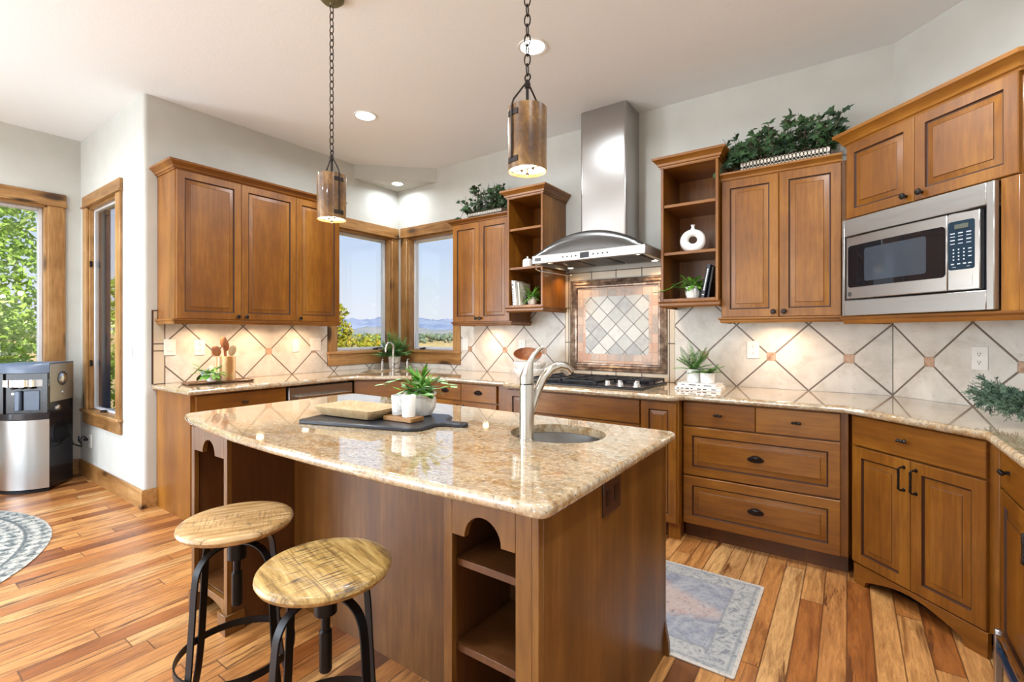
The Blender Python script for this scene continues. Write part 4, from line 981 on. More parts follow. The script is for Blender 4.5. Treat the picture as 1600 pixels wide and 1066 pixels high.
# island plant
BZ = IZ+.0185
t = thing('potted_plant', 'leafy green plant in a ribbed pale pot on the black board, on the island', 'potted plant', (-1.635, 1.575, BZ))
pot(t, [(.035, 0), (.052, .004), (.066, .03), (.072, .06), (.070, .082), (.063, .088), (.072, .094), (.074, .106), (.066, .106), (.062, .094)], 'white_cer', .098, .062, ribs=16)
rnd = random.Random(3); m = MB(); bushy(m, (0, 0, .10), 60, .060, .036, rnd, .085, -.3, .8, (0, 0, 1), .09, .3); bushy(m, (0, 0, .10), 22, .085, .024, rnd, .03, .65, 1.35, (0,), .10, .2)
for (dx, dy, ang) in ((.09, .03, .2), (-.10, -.04, -.1)):
    m.tube([(0, 0, .10), (dx*.7, dy*.7, .17), (dx*1.3, dy*1.3, .155), (dx*1.7, dy*1.7, .13)], .0016, 5)
    for k in range(4): leaf_shape(m, (dx*(.9+.25*k), dy*(.9+.25*k), .165-.008*k), (dx, dy+.06*(-1)**k, .02), (0, 0, 1), .05, .032, 1)
m.build('foliage', [M['leaf_bright'], M['leaf_pale']], t, smooth=60)
# sink fern
t = thing('potted_fern', 'feathery green fern in a white pot between the corner windows', 'potted plant', (-4.03, 3.50, .906))
pot(t, [(.048, 0), (.052, .004), (.064, .115), (.067, .118), (.067, .125), (.058, .125), (.056, .112)], 'white_cer', .115, .056, ribs=12)
rnd = random.Random(7); m = MB(); fern(m, (0, 0, .115), 60, .27, rnd, 14, 1.4, wide=.22); m.build('foliage', M['leaf_fern'], t, smooth=60)
# shelf plant in the jar-and-books cabinet
t = thing('potted_plant', 'small green plant in a round cream pot beside the white books', 'potted plant', (-2.205, 3.43, 1.5225))
pot(t, [(.022, 0), (.032, .004), (.042, .03), (.040, .055), (.030, .066), (.032, .070), (.028, .070), (.026, .062)], 'cream_cer', .064, .027)
rnd = random.Random(5); m = MB(); bushy(m, (0, 0, .062), 60, .075, .022, rnd, .035, -.2, 1.3, (0,), .06, .5); m.build('foliage', M['leaf_bright'], t, smooth=60)
# trailing plant in the other open cabinet
t = thing('potted_plant', 'trailing vine in a fluted cream pot below the ring vase', 'potted plant', (-.878, 3.42, 1.5225))
pot(t, [(.028, 0), (.040, .005), (.050, .035), (.049, .060), (.044, .070), (.050, .076), (.050, .084), (.044, .084), (.042, .074)], 'white_cer', .078, .042, ribs=14)
rnd = random.Random(9); m = MB(); bushy(m, (0, 0, .075), 80, .055, .028, rnd, .10, -.1, 1.1, (0,), .09, .6)
P = [(0, 0, .08), (-.05, -.05, .125), (-.09, -.085, .10), (-.13, -.10, .070), (-.17, -.11, .056), (-.215, -.115, .048)]; m.tube(P, .002, 5)
for k in range(2, 6):
    for sg in (-1, 1): leaf_shape(m, P[k], (-.6, sg*.5, .2), (0, 0, 1), .038, .022)
m.build('foliage', M['leaf_bright'], t, smooth=60)
# counter ferns on books
t = thing('potted_fern', 'spiky fern in the taller white pot on two stacked books', 'potted plant', (-.884, 3.455, .947))
pot(t, [(.040, 0), (.044, .004), (.046, .085), (.046, .088), (.040, .088), (.039, .078)], 'white_cer', .080, .039)
rnd = random.Random(12); m = MB(); fern(m, (0, 0, .08), 22, .20, rnd, 20, 1.25, wide=.20); m.build('foliage', M['leaf_fern'], t, smooth=60)
t = thing('potted_fern', 'low spreading fern in the shorter white pot on two stacked books', 'potted plant', (-.785, 3.425, .947))
pot(t, [(.040, 0), (.044, .004), (.047, .060), (.047, .068), (.041, .068), (.040, .058)], 'white_cer', .060, .040)
rnd = random.Random(14); m = MB(); fern(m, (0, 0, .06), 14, .16, rnd, 15, .8, wide=.20); m.build('foliage', M['leaf_bright'], t, smooth=60)
# plant beside the utensil crock
t = thing('potted_plant', 'small leafy plant with pale blue buds in a white cup on the end tray', 'potted plant', (-3.90, 1.625, .9235))
pot(t, [(.026, 0), (.030, .004), (.034, .060), (.034, .064), (.029, .064), (.028, .056)], 'white_cer', .058, .028)
rnd = random.Random(16); m = MB(); bushy(m, (0, 0, .056), 34, .070, .044, rnd, .085, -.7, .9, (0, 0, 1), .06, .3); m.build('foliage', [M['leaf_bright'], M['leaf_pale']], t, smooth=60)
m = MB()
for k in range(7):
    a = rnd.uniform(2.2, 5.2); m.sphere((.06*math.cos(a), .06*math.sin(a), .05+.012*k-.03), .008, 8, 5)
m.build('buds', plain('pale_blue_bud', lin(150,178,206), .5), t)
# ivy baskets on the cabinets
def ivy_basket(label, loc, rz, w, d, n, h, seed, lean, Ls, dome=1.0):
    t = thing('ivy_basket', label, 'basket plant', loc, rz); rnd = random.Random(seed)
    m = MB(); hb = .075
    for (x0, x1, y0, y1) in ((-w/2, w/2, -d/2, -d/2+.006), (-w/2, w/2, d/2-.006, d/2), (-w/2, -w/2+.006, -d/2, d/2), (w/2-.006, w/2, -d/2, d/2)): m.box(x0, x1, y0, y1, .0, hb)
    m.box(-w/2, w/2, -d/2, d/2, 0, .006); b = m.build('basket', M['cream_cer'], t)
    m = MB(); st = .040; k = int(w/st)
    for y in (-d/2-.004,):
        for i in range(k*2):
            x = -w/2+i*st/2
            for j in range(2): m.tube([(x+st*.5*(1+math.cos(2*PI*q_/12)), y, .019+j*.037+.019*math.sin(2*PI*q_/12)) for q_ in range(12)], .0017, 4, closed=True)
    for z in (.0, hb): m.tube([(-w/2, -d/2-.004, z), (w/2, -d/2-.004, z)], .003, 6)
    m.build('lattice', M['iron'], b)
    m = MB(); tips = []
    for k in range(n):
        x = rnd.uniform(-w*.62, w*.56); y = rnd.uniform(-d*.55, d*.45); hh = h*(1-abs(x/w*1.35)**2*.45)*rnd.uniform(.2, 1)*dome
        p0 = Vector((x*.8, y*.5, hb*.8)); p1 = Vector((x+rnd.uniform(-.03, .03), y, hb+hh*.65)); p2 = p1+Vector((rnd.uniform(-.05, .05), rnd.uniform(-.04, .01), hh*.35))
        m.tube([p0, p1, p2], .0016, 4, 1)
        for j in range(5):
            f = rnd.uniform(.3, 1); q = p0.lerp(p1, f*1.0) if rnd.random() < .5 else p1.lerp(p2, f); a = rnd.uniform(0, 2*PI)
            dd = Vector((math.cos(a), math.sin(a)-.4, rnd.uniform(-.6, .5))); nn = Vector((rnd.uniform(-.5, .5), -1, rnd.uniform(0, 1)))
            leaf_shape(m, q, dd, nn, Ls*rnd.uniform(.6, 1.25), Ls*rnd.uniform(.7, 1.1), 0, lobes=IVY)
    for (x1, z1, y1, cnt) in lean:
        p0 = Vector((-w*.3 if x1 < 0 else w*.3, -d*.3, hb)); P = [p0, Vector(((p0.x+x1)/2, y1*.7-.02, hb+.06)), Vector((x1, y1, z1))]; m.tube(P, .002, 4, 1)
        for j in range(cnt):
            f = rnd.uniform(.2, 1); q = P[0].lerp(P[1], f*2) if f < .5 else P[1].lerp(P[2], f*2-1); leaf_shape(m, q+Vector((rnd.uniform(-.02,.02), -.01, rnd.uniform(-.015,.015))), (rnd.uniform(-1,1), -.5, rnd.uniform(-1,.3)), (rnd.uniform(-.4,.4), -1, .4), Ls*rnd.uniform(.8, 1.2), Ls, 0, lobes=IVY)
    m.build('ivy', [M['leaf_ivy'], M['bark']], t, smooth=0); return t
ivy_basket('long iron lattice basket overflowing with dark ivy on the cabinet by the microwave', (-.335, 3.50, 2.331), 0, .50, .15, 105, .27, 31, [(-.38, .0, -.12, 16), (-.33, .06, -.1, 14), (-.30, .10, -.05, 10)], .058)
ivy_basket('small iron lattice basket of dark ivy on the short cabinet by the corner window', (-2.745, 3.52, 2.343), 0, .40, .14, 80, .26, 37, [(-.28, .02, -.1, 10)], .046, 1.05)
# wispy plant at the picture edge
t = thing('potted_plant', 'wispy grey-green branching plant in a blue pot on the counter by the side wall', 'potted plant', (.680, 2.850, .906))
pot(t, [(.05, 0), (.06, .005), (.075, .06), (.072, .10), (.062, .115), (.066, .122), (.058, .122), (.055, .11)], 'blue_cer', .112, .055)
rnd = random.Random(44); m = MB()
def wisp(p, d, l, dep):
    d = Vector(d).normalized(); q = p+d*l; mid = (p+q)/2+Vector((0, 0, .012)); m.tube([p, mid, q], .0018 if dep else .0011, 4)
    nn = 5
    for j in range(nn*2):
        f = (j+1)/(nn*2+1); b = p.lerp(q, f)+Vector((0, 0, .024*f*(1-f)*2)); s_ = Vector((rnd.uniform(-1, 1), rnd.uniform(-1, 1), rnd.uniform(-.3, .9)))+d*.7; s_.normalize()
        m.tube([b, b+s_*rnd.uniform(.008, .018)], .0012, 3)
    if dep > 0:
        for j in range(4): 
            f = rnd.uniform(.35, 1); wisp(p.lerp(q, f), d+Vector((rnd.uniform(-.8, .8), rnd.uniform(-.8, .8), rnd.uniform(-.5, .35))), l*.55, dep-1)
for k in range(26):
    a = rnd.uniform(2.2, 5.0); wisp(Vector((math.cos(a)*.05, math.sin(a)*.05, .115)), (math.cos(a), math.sin(a)*.9, rnd.uniform(-.42, .22)), rnd.uniform(.08, .135), 2)
m.build('foliage', M['leaf_grey'], t, smooth=60)

# ------------------------------------------------------------------ props on the island
t = thing('paddle_board', 'long black paddle serving board lying on the island top', 'serving board', (-1.996, 1.178, IZ), math.radians(16))
Oh = [(.012, .0), (.54, .0), (.585, .012), (.612, .045), (.618, .09), (.622, .125), (.640, .146), (.675, .152), (.715, .150), (.742, .158), (.750, .175)]
O = Oh+[(x, .35-y) for x, y in Oh[-2::-1]]+[(0, .338), (0, .012)]
m = MB(); P = ccw(O); m.loops([[(x, y, z) for x, y in inset_poly(P, i)] for i, z in ((.004, .0005), (0, .004), (0, .013), (.004, .0175))], cap0=True, cap1=True)
m.build('board', plain('blackened_wood', lin(34,36,42), .32), t, smooth=40)
m = MB(); m.lathe([(.011, .0176), (.011, .0182), (.001, .0182)], (.722, .175, 0), 14); m.build('hanging_hole', M['soil'], t)
t = thing('dough_tray', 'pale carved wooden tray lying on the black board', 'tray', (-1.865, 1.405, BZ), math.radians(6))
m = MB(); R = lambda w, h, r, z: [(x, y, z) for x, y in rrect(0, 0, 1, 0, w, h, r)]
m.loops([R(.30, .15, .02, .0), R(.32, .17, .022, .004), R(.37, .215, .024, .036), R(.375, .22, .024, .045), R(.345, .19, .02, .045), R(.30, .15, .03, .020), R(.20, .08, .03, .017)], cap0=True, cap1=True); m.build('bowl_body', M['pale_wood'], t, smooth=30)
t = thing('wood_coaster', 'small square wooden coaster under the marble cups', 'coaster', (-1.600, 1.440, BZ), math.radians(4))
m = MB(); m.loops([R(.165, .085, .004, z) for z in (.0, .018)], cap0=True, cap1=True); m.build('coaster_top', M['trimw_h'], t, bevel=.002)
for (x, y, h, lab, mt) in ((-1.640, 1.448, .088, 'grey-veined marble cup on the coaster, behind the white one', 'marble'), (-1.562, 1.436, .092, 'white cup on the coaster, in front beside the ribbed pot', 'white_cer')):
    t = thing('marble_cup', lab, 'cup', (x, y, BZ+.0185))
    if mt == 'marble' and 'marble' not in M:
        q = NT('veined_marble'); n = q.noise(q.coord('Object'), 14, 5, .7, 2); q.set(color=q.ramp(n.outputs[0], [(.42, lin(226,226,224)), (.5, lin(170,172,174)), (.56, lin(228,228,226))]), rough=.3); M['marble'] = q.m
    m = MB(); m.lathe([(.026, 0), (.028, .002), (.032, h-.002), (.031, h), (.028, h), (.025, h*.4), (.001, h*.38)], (0, 0, 0), 28); m.build('cup', M[mt], t)
# tray and crock on the end counter
t = thing('counter_tray', 'thin brown wooden tray on the end counter under the crock', 'tray', (-3.955, 1.70, .9055), math.radians(84))
m = MB(); m.loops([R(.46, .17, .02, z) if i else R(.44, .15, .02, z) for i, z in ((0, .0), (1, .006), (1, .012))]+[R(.445, .155, .02, .016), R(.42, .13, .02, .010)], cap0=True, cap1=True); m.build('tray_body', M['isl_in'], t, smooth=30)
t = thing('utensil_crock', 'striped wooden crock holding wooden spoons on the end tray', 'crock', (-3.99, 1.765, .9165))
q = NT('striped_wood'); wv = q.n('ShaderNodeTexWave'); wv.inputs['Scale'].default_value = 9; wv.inputs['Distortion'].default_value = 1.2; q.l(q.coord('Object'), wv.inputs['Vector'])
q.set(color=q.ramp(wv.outputs[0], [(.2, lin(160,110,60)), (.5, lin(206,160,104)), (.9, lin(226,196,150))]), rough=.45)
m = MB(); m.lathe([(.064, 0), (.066, .003), (.066, .185), (.064, .188), (.058, .188), (.056, .03), (.001, .028)], (0, 0, 0), 32); m.build('crock_body', q.m, t)
def spoon(label, tip, up, rot, kind, mat='spoon'):
    t = thing('wooden_spoon', label, 'kitchen utensil', (-3.99, 1.765, .9455)); m = MB(); p0 = Vector((-tip[0]*.25, -tip[1]*.25, 0)); p1 = Vector((tip[0], tip[1], up))
    m.tube([p0, p0.lerp(p1, .8)], .006, 8, rads=[.006, .0055]); m.build('handle', M[mat], t)
    dd = (p1-p0).normalized(); c_ = p0.lerp(p1, .9); s_ = Vector((math.cos(rot), math.sin(rot), 0)); s_ = (s_-dd*s_.dot(dd)).normalized(); n_ = dd.cross(s_)
    m = MB(); ls = []
    for k in range(7):
        a = PI*k/6; w_ = (.028 if kind else .024)*math.sin(a)+.003; cc_ = c_-dd*.042*math.cos(a); b = -.010*math.sin(a)
        ls.append([cc_+s_*w_+n_*.0, cc_+n_*b, cc_-s_*w_, cc_+n_*(b-.005)])
    m.loops(ls, True, True, True); m.build('bowl_end', M[mat], t, smooth=60)
spoon('dark wooden spoon leaning out of the crock towards the plant', (-.01, -.075, ), .225, 1.2, 1)
spoon('pale round wooden spoon leaning towards the corner window', (.02, .045), .225, 1.6, 1, 'pale_wood')
spoon('tall slotted wooden server standing upright in the crock', (-.02, -.01), .30, 1.4, 0)
spoon('reddish wooden ladle end sticking up behind the spoons', (-.035, .015), .265, 1.6, 0)
# bowls by the cooktop
for k, (z, lab) in enumerate(((0, 'bottom white ribbed bowl of the stack beside the cooktop'), (.055, 'middle white ribbed bowl of the stack beside the cooktop'))):
    t = thing('ribbed_bowl', lab, 'bowl', (-2.20, 3.38, .9055+z), 0, 'stacked bowls by the cooktop')
    m = MB(); ls = []
    for r, zz in ((.075, 0), (.095, .004), (.128, .05), (.134, .078), (.132, .084), (.124, .084), (.105, .060+.002), (.06, .0575)): ls.append([(r*(1+(.012 if r > .09 else 0)*math.cos(a*36))*math.cos(a), r*(1+(.012 if r > .09 else 0)*math.cos(a*36))*math.sin(a), zz) for a in [2*PI*i/144 for i in range(144)]])
    m.loops(ls, cap0=True, cap1=True); m.build('bowl', M['white_cer'], t, smooth=40)
t = thing('tilted_bowl', 'tilted white bowl with a brown wooden inside on top of the ribbed bowls', 'bowl', (-2.215, 3.37, 1.045)); t.rotation_euler = (math.radians(20), math.radians(14), 0); t['group'] = 'stacked bowls by the cooktop'
m = MB(); m.lathe([(.05, 0), (.07, .003), (.112, .052), (.120, .075)], (0, 0, 0), 48, caps=(True, False)); m.build('shell', M['white_cer'], t)
m = MB(); m.lathe([(.1195, .0752), (.113, .077), (.108, .062), (.06, .018), (.001, .014)], (0, 0, 0), 48, caps=(False, True)); m.build('lining', M['spoon'], t)
# jar, vase, books
t = thing('lidded_jar', 'small white lidded jar on the middle shelf of the open cabinet by the short cabinet', 'jar', (-2.255, 3.43, 1.8445))
m = MB(); m.lathe([(.036, 0), (.042, .004), (.043, .05), (.040, .064)], (0, 0, 0), 28); m.build('jar_body', M['white_cer'], t)
m = MB(); m.lathe([(.041, .0642), (.040, .070), (.024, .080), (.006, .083), (.005, .088), (.009, .093), (.007, .099), (.001, .101)], (0, 0, 0), 28); m.build('lid', M['white_cer'], t)
t = thing('ring_vase', 'white ring-shaped vase with a hole through it', 'vase', (-.882, 3.43, 1.8445), math.radians(12))
m = MB(); ls = []; a0 = 0
for k in range(40):
    a = 2*PI*k/40; tr = .029+.004*math.cos(a+PI/2); c_ = Vector((.056*math.cos(a), 0, .083+.054*math.sin(a))); ra = Vector((math.cos(a), 0, math.sin(a)))
    ls.append([c_+ra*tr*math.cos(b)+Vector((0, 1, 0))*tr*.9*math.sin(b) for b in [2*PI*j/16 for j in range(16)]])
ls.append(ls[0]); m.loops(ls); m.build('ring', M['white_cer'], t, smooth=60)
m = MB(); m.lathe([(.016, .158), (.011, .172), (.011, .186), (.016, .192), (.011, .192), (.008, .176)], (0, 0, 0), 20); m.build('neck', M['white_cer'], t)
def book(label, loc, rz, w, h, th, mat, tilt=(0, 0), group=None, spine=None):
    """standing book: th along x, w depth along y, h up"""
    t = thing('book', label, 'book', loc, rz, group); t.rotation_euler = (tilt[0], tilt[1], rz)
    m = MB(); m.box(-th/2, th/2, -w/2, -w/2+.003, 0, h); m.box(-th/2, -th/2+.002, -w/2, w/2, 0, h); m.box(th/2-.002, th/2, -w/2, w/2, 0, h); m.build('cover', M[mat] if isinstance(mat, str) else mat, t)
    m = MB(); m.box(-th/2+.0022, th/2-.0022, -w/2+.0032, w/2-.004, .003, h-.003); m.build('pages', M['paper'], t)
    if spine:
        m = MB()
        for (a, b, c_) in spine: m.box(-th*c_, th*c_, -w/2-.0006, -w/2, h*a, h*b)
        m.build('spine_print', M['paper'] if mat == 'navy' else M['iron'], t)
    return t
sp = [(.1, .13, .3), (.2, .26, .18), (.28, .36, .18), (.38, .46, .18), (.50, .56, .18), (.6, .68, .18), (.8, .84, .3)]
book('white book leaning in the open cabinet, first from the short cabinet', (-2.345, 3.43, 1.5235), 0, .16, .215, .020, 'white_cer', (0, math.radians(-4)), 'white books in the open cabinet', sp)
book('white book leaning in the open cabinet, second from the short cabinet', (-2.320, 3.43, 1.5235), 0, .17, .205, .022, 'paper', (0, math.radians(-5)), 'white books in the open cabinet')
book('low cream book leaning in the open cabinet, next to the round cream pot', (-2.293, 3.45, 1.5235), 0, .17, .195, .020, 'cream_cer', (0, math.radians(-5)), 'white books in the open cabinet')
book('dark navy book with pale lettering leaning beside the trailing plant', (-.800, 3.43, 1.5238), 0, .17, .225, .024, 'navy', (0, math.radians(11)), 'dark books in the open cabinet', [(.08, .1, .3)]+[(.22+.055*k, .26+.055*k, .16) for k in range(12)])
book('thin dark book leaning against the side of the open cabinet', (-.768, 3.44, 1.5238), 0, .16, .205, .014, 'dark_pl', (0, math.radians(9)), 'dark books in the open cabinet')
def flatbook(label, x, y, z, rz, w, d, th, mat, lines):
    t = thing('book', label, 'book', (x, y, z), rz, 'white books under the ferns')
    m = MB(); m.box(-w/2, w/2, -d/2, d/2, 0, .002); m.box(-w/2, w/2, -d/2, d/2, th-.002, th); m.box(-w/2, w/2, -d/2, -d/2+.003, 0, th); m.build('cover', M[mat], t)
    m = MB(); m.box(-w/2+.004, w/2-.004, -d/2+.0032, d/2-.004, .0022, th-.0022); m.build('pages', M['paper'], t)
    m = MB()
    for (a, b) in lines: m.box(-w/2+w*a, -w/2+w*b, -d/2-.0006, -d/2, th*.35, th*.65)
    m.build('spine_print', M['iron'], t)
flatbook('white book at the bottom of the pair under the ferns', -.825, 3.40, .9055, math.radians(3), .29, .22, .020, 'white_cer', [(.05, .10), (.14, .2), (.24, .32), (.36, .40), (.5, .58), (.62, .7), (.8, .9)])
flatbook('upper white book lying directly under the fern pots', -.830, 3.425, .926, math.radians(-4), .25, .19, .020, 'white_cer', [(.1, .2), (.3, .5), (.55, .6), (.7, .9)])

# ------------------------------------------------------------------ outlets and switches
def plate(org, rz, u, z, w, h, kind, label):
    t = thing('wall_outlet' if kind == 'outlet' else 'light_switch', label, 'outlet' if kind == 'outlet' else 'light switch', (org[0]+u*math.cos(rz), org[1]+u*math.sin(rz), z), rz)
    m = MB(); m.box(-w/2, w/2, -.017, -.0105, -h/2, h/2); m.build('plate', M['white_pl'], t, bevel=.002)
    if kind == 'outlet':
        for zz in (-.021, .021):
            m = MB(); m.box(-.015, .015, -.0185, -.017, zz-.013, zz+.013); s_ = m.build('socket', M['white_pl'], t, bevel=.001)
            m = MB(); m.box(-.007, -.0045, -.0190, -.0185, zz-.002, zz+.007); m.box(.0045, .007, -.0190, -.0185, zz-.002, zz+.007); m.box(-.002, .002, -.0190, -.0185, zz-.010, zz-.005); m.build('slot', M['dark_pl'], s_, smooth=0)
    else:
        n = 2 if kind == 'rocker2' else 1
        for k in range(n):
            x = (k-(n-1)/2)*.046; m = MB(); m.prism([(x-.016, -.017), (x+.016, -.017), (x+.016, -.020), (x-.016, -.020)], -.033, .033); m.build('rocker', M['white_pl'], t, bevel=.001)
    return t
plate((XA, YL), PI/2, 1.462-1.30, 1.178, .078, .122, 'rocker', 'white rocker switch on the backsplash nearest the narrow window')
plate((XA, YL), PI/2, 1.665-1.30, 1.172, .078, .122, 'outlet', 'white outlet behind the utensil crock')
plate((XA, YL), PI/2, 2.47-1.30, 1.170, .070, .116, 'rocker', 'white switch under the third door of the tall wall cabinet')
plate((XA, YL), PI/2, 2.675-1.30, 1.178, .112, .122, 'rocker2', 'wide white double switch beside the corner window casing')
plate((0, YB), 0, -3.192, 1.172, .075, .118, 'rocker', 'white switch beside the second corner window')
plate((0, YB), 0, -2.495, 1.165, .075, .118, 'outlet', 'white outlet above the ribbed bowls')
plate((0, YB), 0, -.545, 1.170, .078, .122, 'outlet', 'white outlet under the two-door cabinet by the ferns')
plate((.225, 3.715), -PI/4, .472, 1.157, .075, .120, 'outlet', 'white outlet under the microwave')
o = plate((-5.77, YL), 0, 1.30, 1.165, .075, .118, 'rocker', 'white switch on the plain wall beside the narrow window'); o.location.y += .0105
o = plate((-5.77, YL), 0, .30, .33, .075, .118, 'outlet', 'white outlet low on the wall behind the water cooler'); o.location.y += .0105

# ------------------------------------------------------------------ water cooler
CA = math.radians(50); t = thing('water_cooler', 'black and stainless water cooler standing in front of the big window', 'water cooler', (-5.52, .955, 0), CA)
# local: front faces -y, x to the side
m = MB(); W2 = .165
m.box(-W2, W2, -.12, .19, .02, 1.03); m.build('cabinet', M['dark_pl'], t, bevel=.008, seg=2)
def cf(z, r=.03, x0=-.165, x1=.165, y=-.12, b=.045, n=10): return [(x0+(x1-x0)*k/n, y-b*math.sin(PI*k/n)**.8, z) for k in range(n+1)]
m = MB(); ls = [cf(z)+[(W2, -.118, z), (-W2, -.118, z)] for z in (.0, .022)]; m.loops(ls, cap0=True, cap1=True); m.build('plinth', M['black'], t)
m = MB(); ls = [cf(z)+[(W2, -.118, z), (-W2, -.118, z)] for z in (.03, .56, .585)]; m.loops(ls, cap0=True, cap1=True); m.build('lower_door', M['steel_v'], t, smooth=40)
m = MB(); ls = [cf(z, b=.05)+[(W2, -.118, z), (-W2, -.118, z)] for z in (.59, .64)]; m.loops(ls, cap0=True, cap1=True); m.build('drip_tray', M['dark_pl'], t, smooth=40)
m = MB(); m.box(-W2, -.125, -.14, -.12, .64, .96); m.box(.125, W2, -.14, -.12, .64, .96); m.box(-.125, .125, -.124, -.12, .64, .96); m.build('dispenser_bay', M['dark_pl'], t, bevel=.004)
m = MB(); ls = [cf(z, b=.05)+[(W2, -.118, z), (-W2, -.118, z)] for z in (.855, .91)]; m.loops(ls, cap0=True, cap1=True); bnd = m.build('silver_band', M['chrome'], t, smooth=40)
for x in (-.06, 0, .06):
    m = MB(); m.lathe([(.012, .835), (.014, .855)], (x, -.145, 0), 12); m.build('spigot', M['dark_pl'], t)
m = MB(); m.prism([(-.055, -.125), (-.01, -.125), (-.015, -.150), (-.05, -.150)], .66, .82); m.build('cup_lever', plain('grey_lever', lin(90,104,124), .3), t, bevel=.006)
m = MB(); m.box(.0, .105, -.130, -.124, .66, .82); m.build('splash_panel', plain('grey_panel', lin(70,84,104), .25), t, bevel=.003)
m = MB(); m.lathe([(.012, 0), (.010, .004), (.001, .005)], (-.055, -.150, .80), 14, axis='y'); m.build('button', M['chrome'], t)
m = MB(); ls = [cf(z, b=bb)+[(W2, .19, z), (-W2, .19, z)] for z, bb in ((.965, .048), (1.015, .046), (1.035, .030), (1.042, .01))]; m.loops(ls, cap0=True, cap1=True); m.build('top_cover', plain('grey_blue_cover', lin(96,108,128), .3), t, smooth=40)
m = MB(); m.box(W2, W2+.004, -.115, .185, .72, 1.03); sd_ = m.build('side_plate', M['steel'], t, bevel=.002)
ry = Matrix.Rotation(PI/2, 3, 'Y')
def sidelathe(name, prof, y, z, mat, par, seg=24):
    m = MB(); m.lathe(prof, (W2+.004, y, z), seg, rot=ry); return m.build(name, M[mat] if isinstance(mat, str) else mat, par)
sidelathe('gauge_ring', [(.060, 0), (.060, .004), (.050, .006), (.048, .002)], .035, .905, 'steel_dark', sd_); sidelathe('gauge_dome', [(.046, .001), (.034, .012), (.001, .016)], .035, .905, 'chrome', sd_)
sidelathe('knob', [(.020, 0), (.018, .008), (.001, .009)], .045, .785, 'steel', sd_)
m = MB(); m.lathe([(.026, 0), (.024, .010), (.001, .011)], (W2, -.02, .665), 20, rot=ry); m.build('knob', M['chrome'], t)
m = MB(); m.lathe([(.095, 0), (.095, .003), (.090, .005), (.086, .002)], (W2, .03, .46), 36, rot=ry); m.build('round_recess', M['black'], t)
c = thing('power_cord', 'black power cord looping from the water cooler to the wall outlet', 'cord', (-5.47, YL-.02, .33))
m = MB(); m.tube([(-.06, -.115, .10), (.02, -.10, .0), (.08, -.06, -.02), (.11, -.07, .04), (.08, -.08, .07), (.04, -.07, .03), (.06, -.06, .0), (.05, -.05, .06), (.02, -.03, .055), (.0, .0, .021)], .006, 8); m.build('cable', M['black'], c, smooth=60)
m = MB(); m.box(-.016, .016, -.028, .0, .010, .034); m.build('plug', M['black'], c, bevel=.004)

# ------------------------------------------------------------------ rugs
m = MB(); m.lathe([(1.27, 0.0005), (1.275, .004), (1.27, .008), (.001, .0082)], (0, 0, 0), 128)
q = NT('round_rug_pattern'); tc = q.n('ShaderNodeTexCoord'); sp3 = q.n('ShaderNodeSeparateXYZ'); q.l(tc.outputs['Object'], sp3.inputs[0])
rad = q.math('SQRT', q.math('ADD', q.math('POWER', sp3.outputs[0], 2), q.math('POWER', sp3.outputs[1], 2))); ang = q.math('ARCTAN2', sp3.outputs[1], sp3.outputs[0])
n1 = q.noise(tc.outputs['Object'], 15, 5, .75, 2.5); n2 = q.noise(tc.outputs['Object'], 60, 3, .7)
wv = q.math('SINE', q.math('MULTIPLY', ang, 90)); wr_ = q.math('SINE', q.math('MULTIPLY', rad, 90)); pat = q.math('ADD', q.math('ADD', q.math('MULTIPLY', wv, .05), q.math('MULTIPLY', wr_, .05)), n1.outputs[0])
inner = q.ramp(pat, [(.38, lin(84,96,100)), (.47, lin(140,148,148)), (.55, lin(200,200,194))]); outer = q.ramp(n1.outputs[0], [(.4, lin(186,186,180)), (.6, lin(208,206,200))])
band = q.ramp(rad, [(1.15, (0,0,0,1)), (1.155, (1,1,1,1))]); col = q.mix(band, inner, outer)
ring_ = q.math('ABSOLUTE', q.math('SUBTRACT', q.math('ABSOLUTE', q.math('SUBTRACT', rad, 1.09)), .065)); col = q.mix(q.ramp(ring_, [(.006, (1,1,1,1)), (.012, (0,0,0,1))]), col, lin(96,106,110))
col = q.mix(q.ramp(rad, [(1.235, (0,0,0,1)), (1.245, (1,1,1,1))]), col, lin(214,210,202))
q.set(color=q.mix(q.ramp(n2.outputs[0], [(.5, (0,0,0,1)), (.7, (.35,.35,.35,1))]), col, lin(190,188,182)), rough=.95); q.bump(n2.outputs[0], .3, .004)
o = tag(m.build('round_rug', q.m, smooth=60), 'round grey patterned rug on the wood floor', 'rug'); o.location = (-4.42, -.45, 0)
q = NT('runner_pattern'); tc = q.n('ShaderNodeTexCoord'); sp3 = q.n('ShaderNodeSeparateXYZ'); q.l(tc.outputs['Object'], sp3.inputs[0]); X, Y = sp3.outputs[0], sp3.outputs[1]
n1 = q.noise(tc.outputs['Object'], 7, 5, .75, 1.0); n2 = q.noise(tc.outputs['Object'], 55, 4, .75, .5); n3 = q.noise(tc.outputs['Object'], 24, 4, .7, 1.5)
HX, HY = .85, .392
ex = q.math('SUBTRACT', HX, q.math('ABSOLUTE', X)); ey = q.math('SUBTRACT', HY, q.math('ABSOLUTE', Y)); ed = q.math('MINIMUM', ex, ey)
med = q.math('ADD', q.math('MULTIPLY', q.math('ABSOLUTE', X), .42), q.math('ABSOLUTE', Y)); med = q.math('ADD', med, q.math('MULTIPLY', q.math('SUBTRACT', n1.outputs[0], .5), .12))
field = q.ramp(n1.outputs[0], [(.36, lin(134,140,156)), (.5, lin(160,164,174)), (.64, lin(184,184,186))]); pink = q.ramp(n1.outputs[0], [(.35, lin(184,158,152)), (.6, lin(194,180,174))])
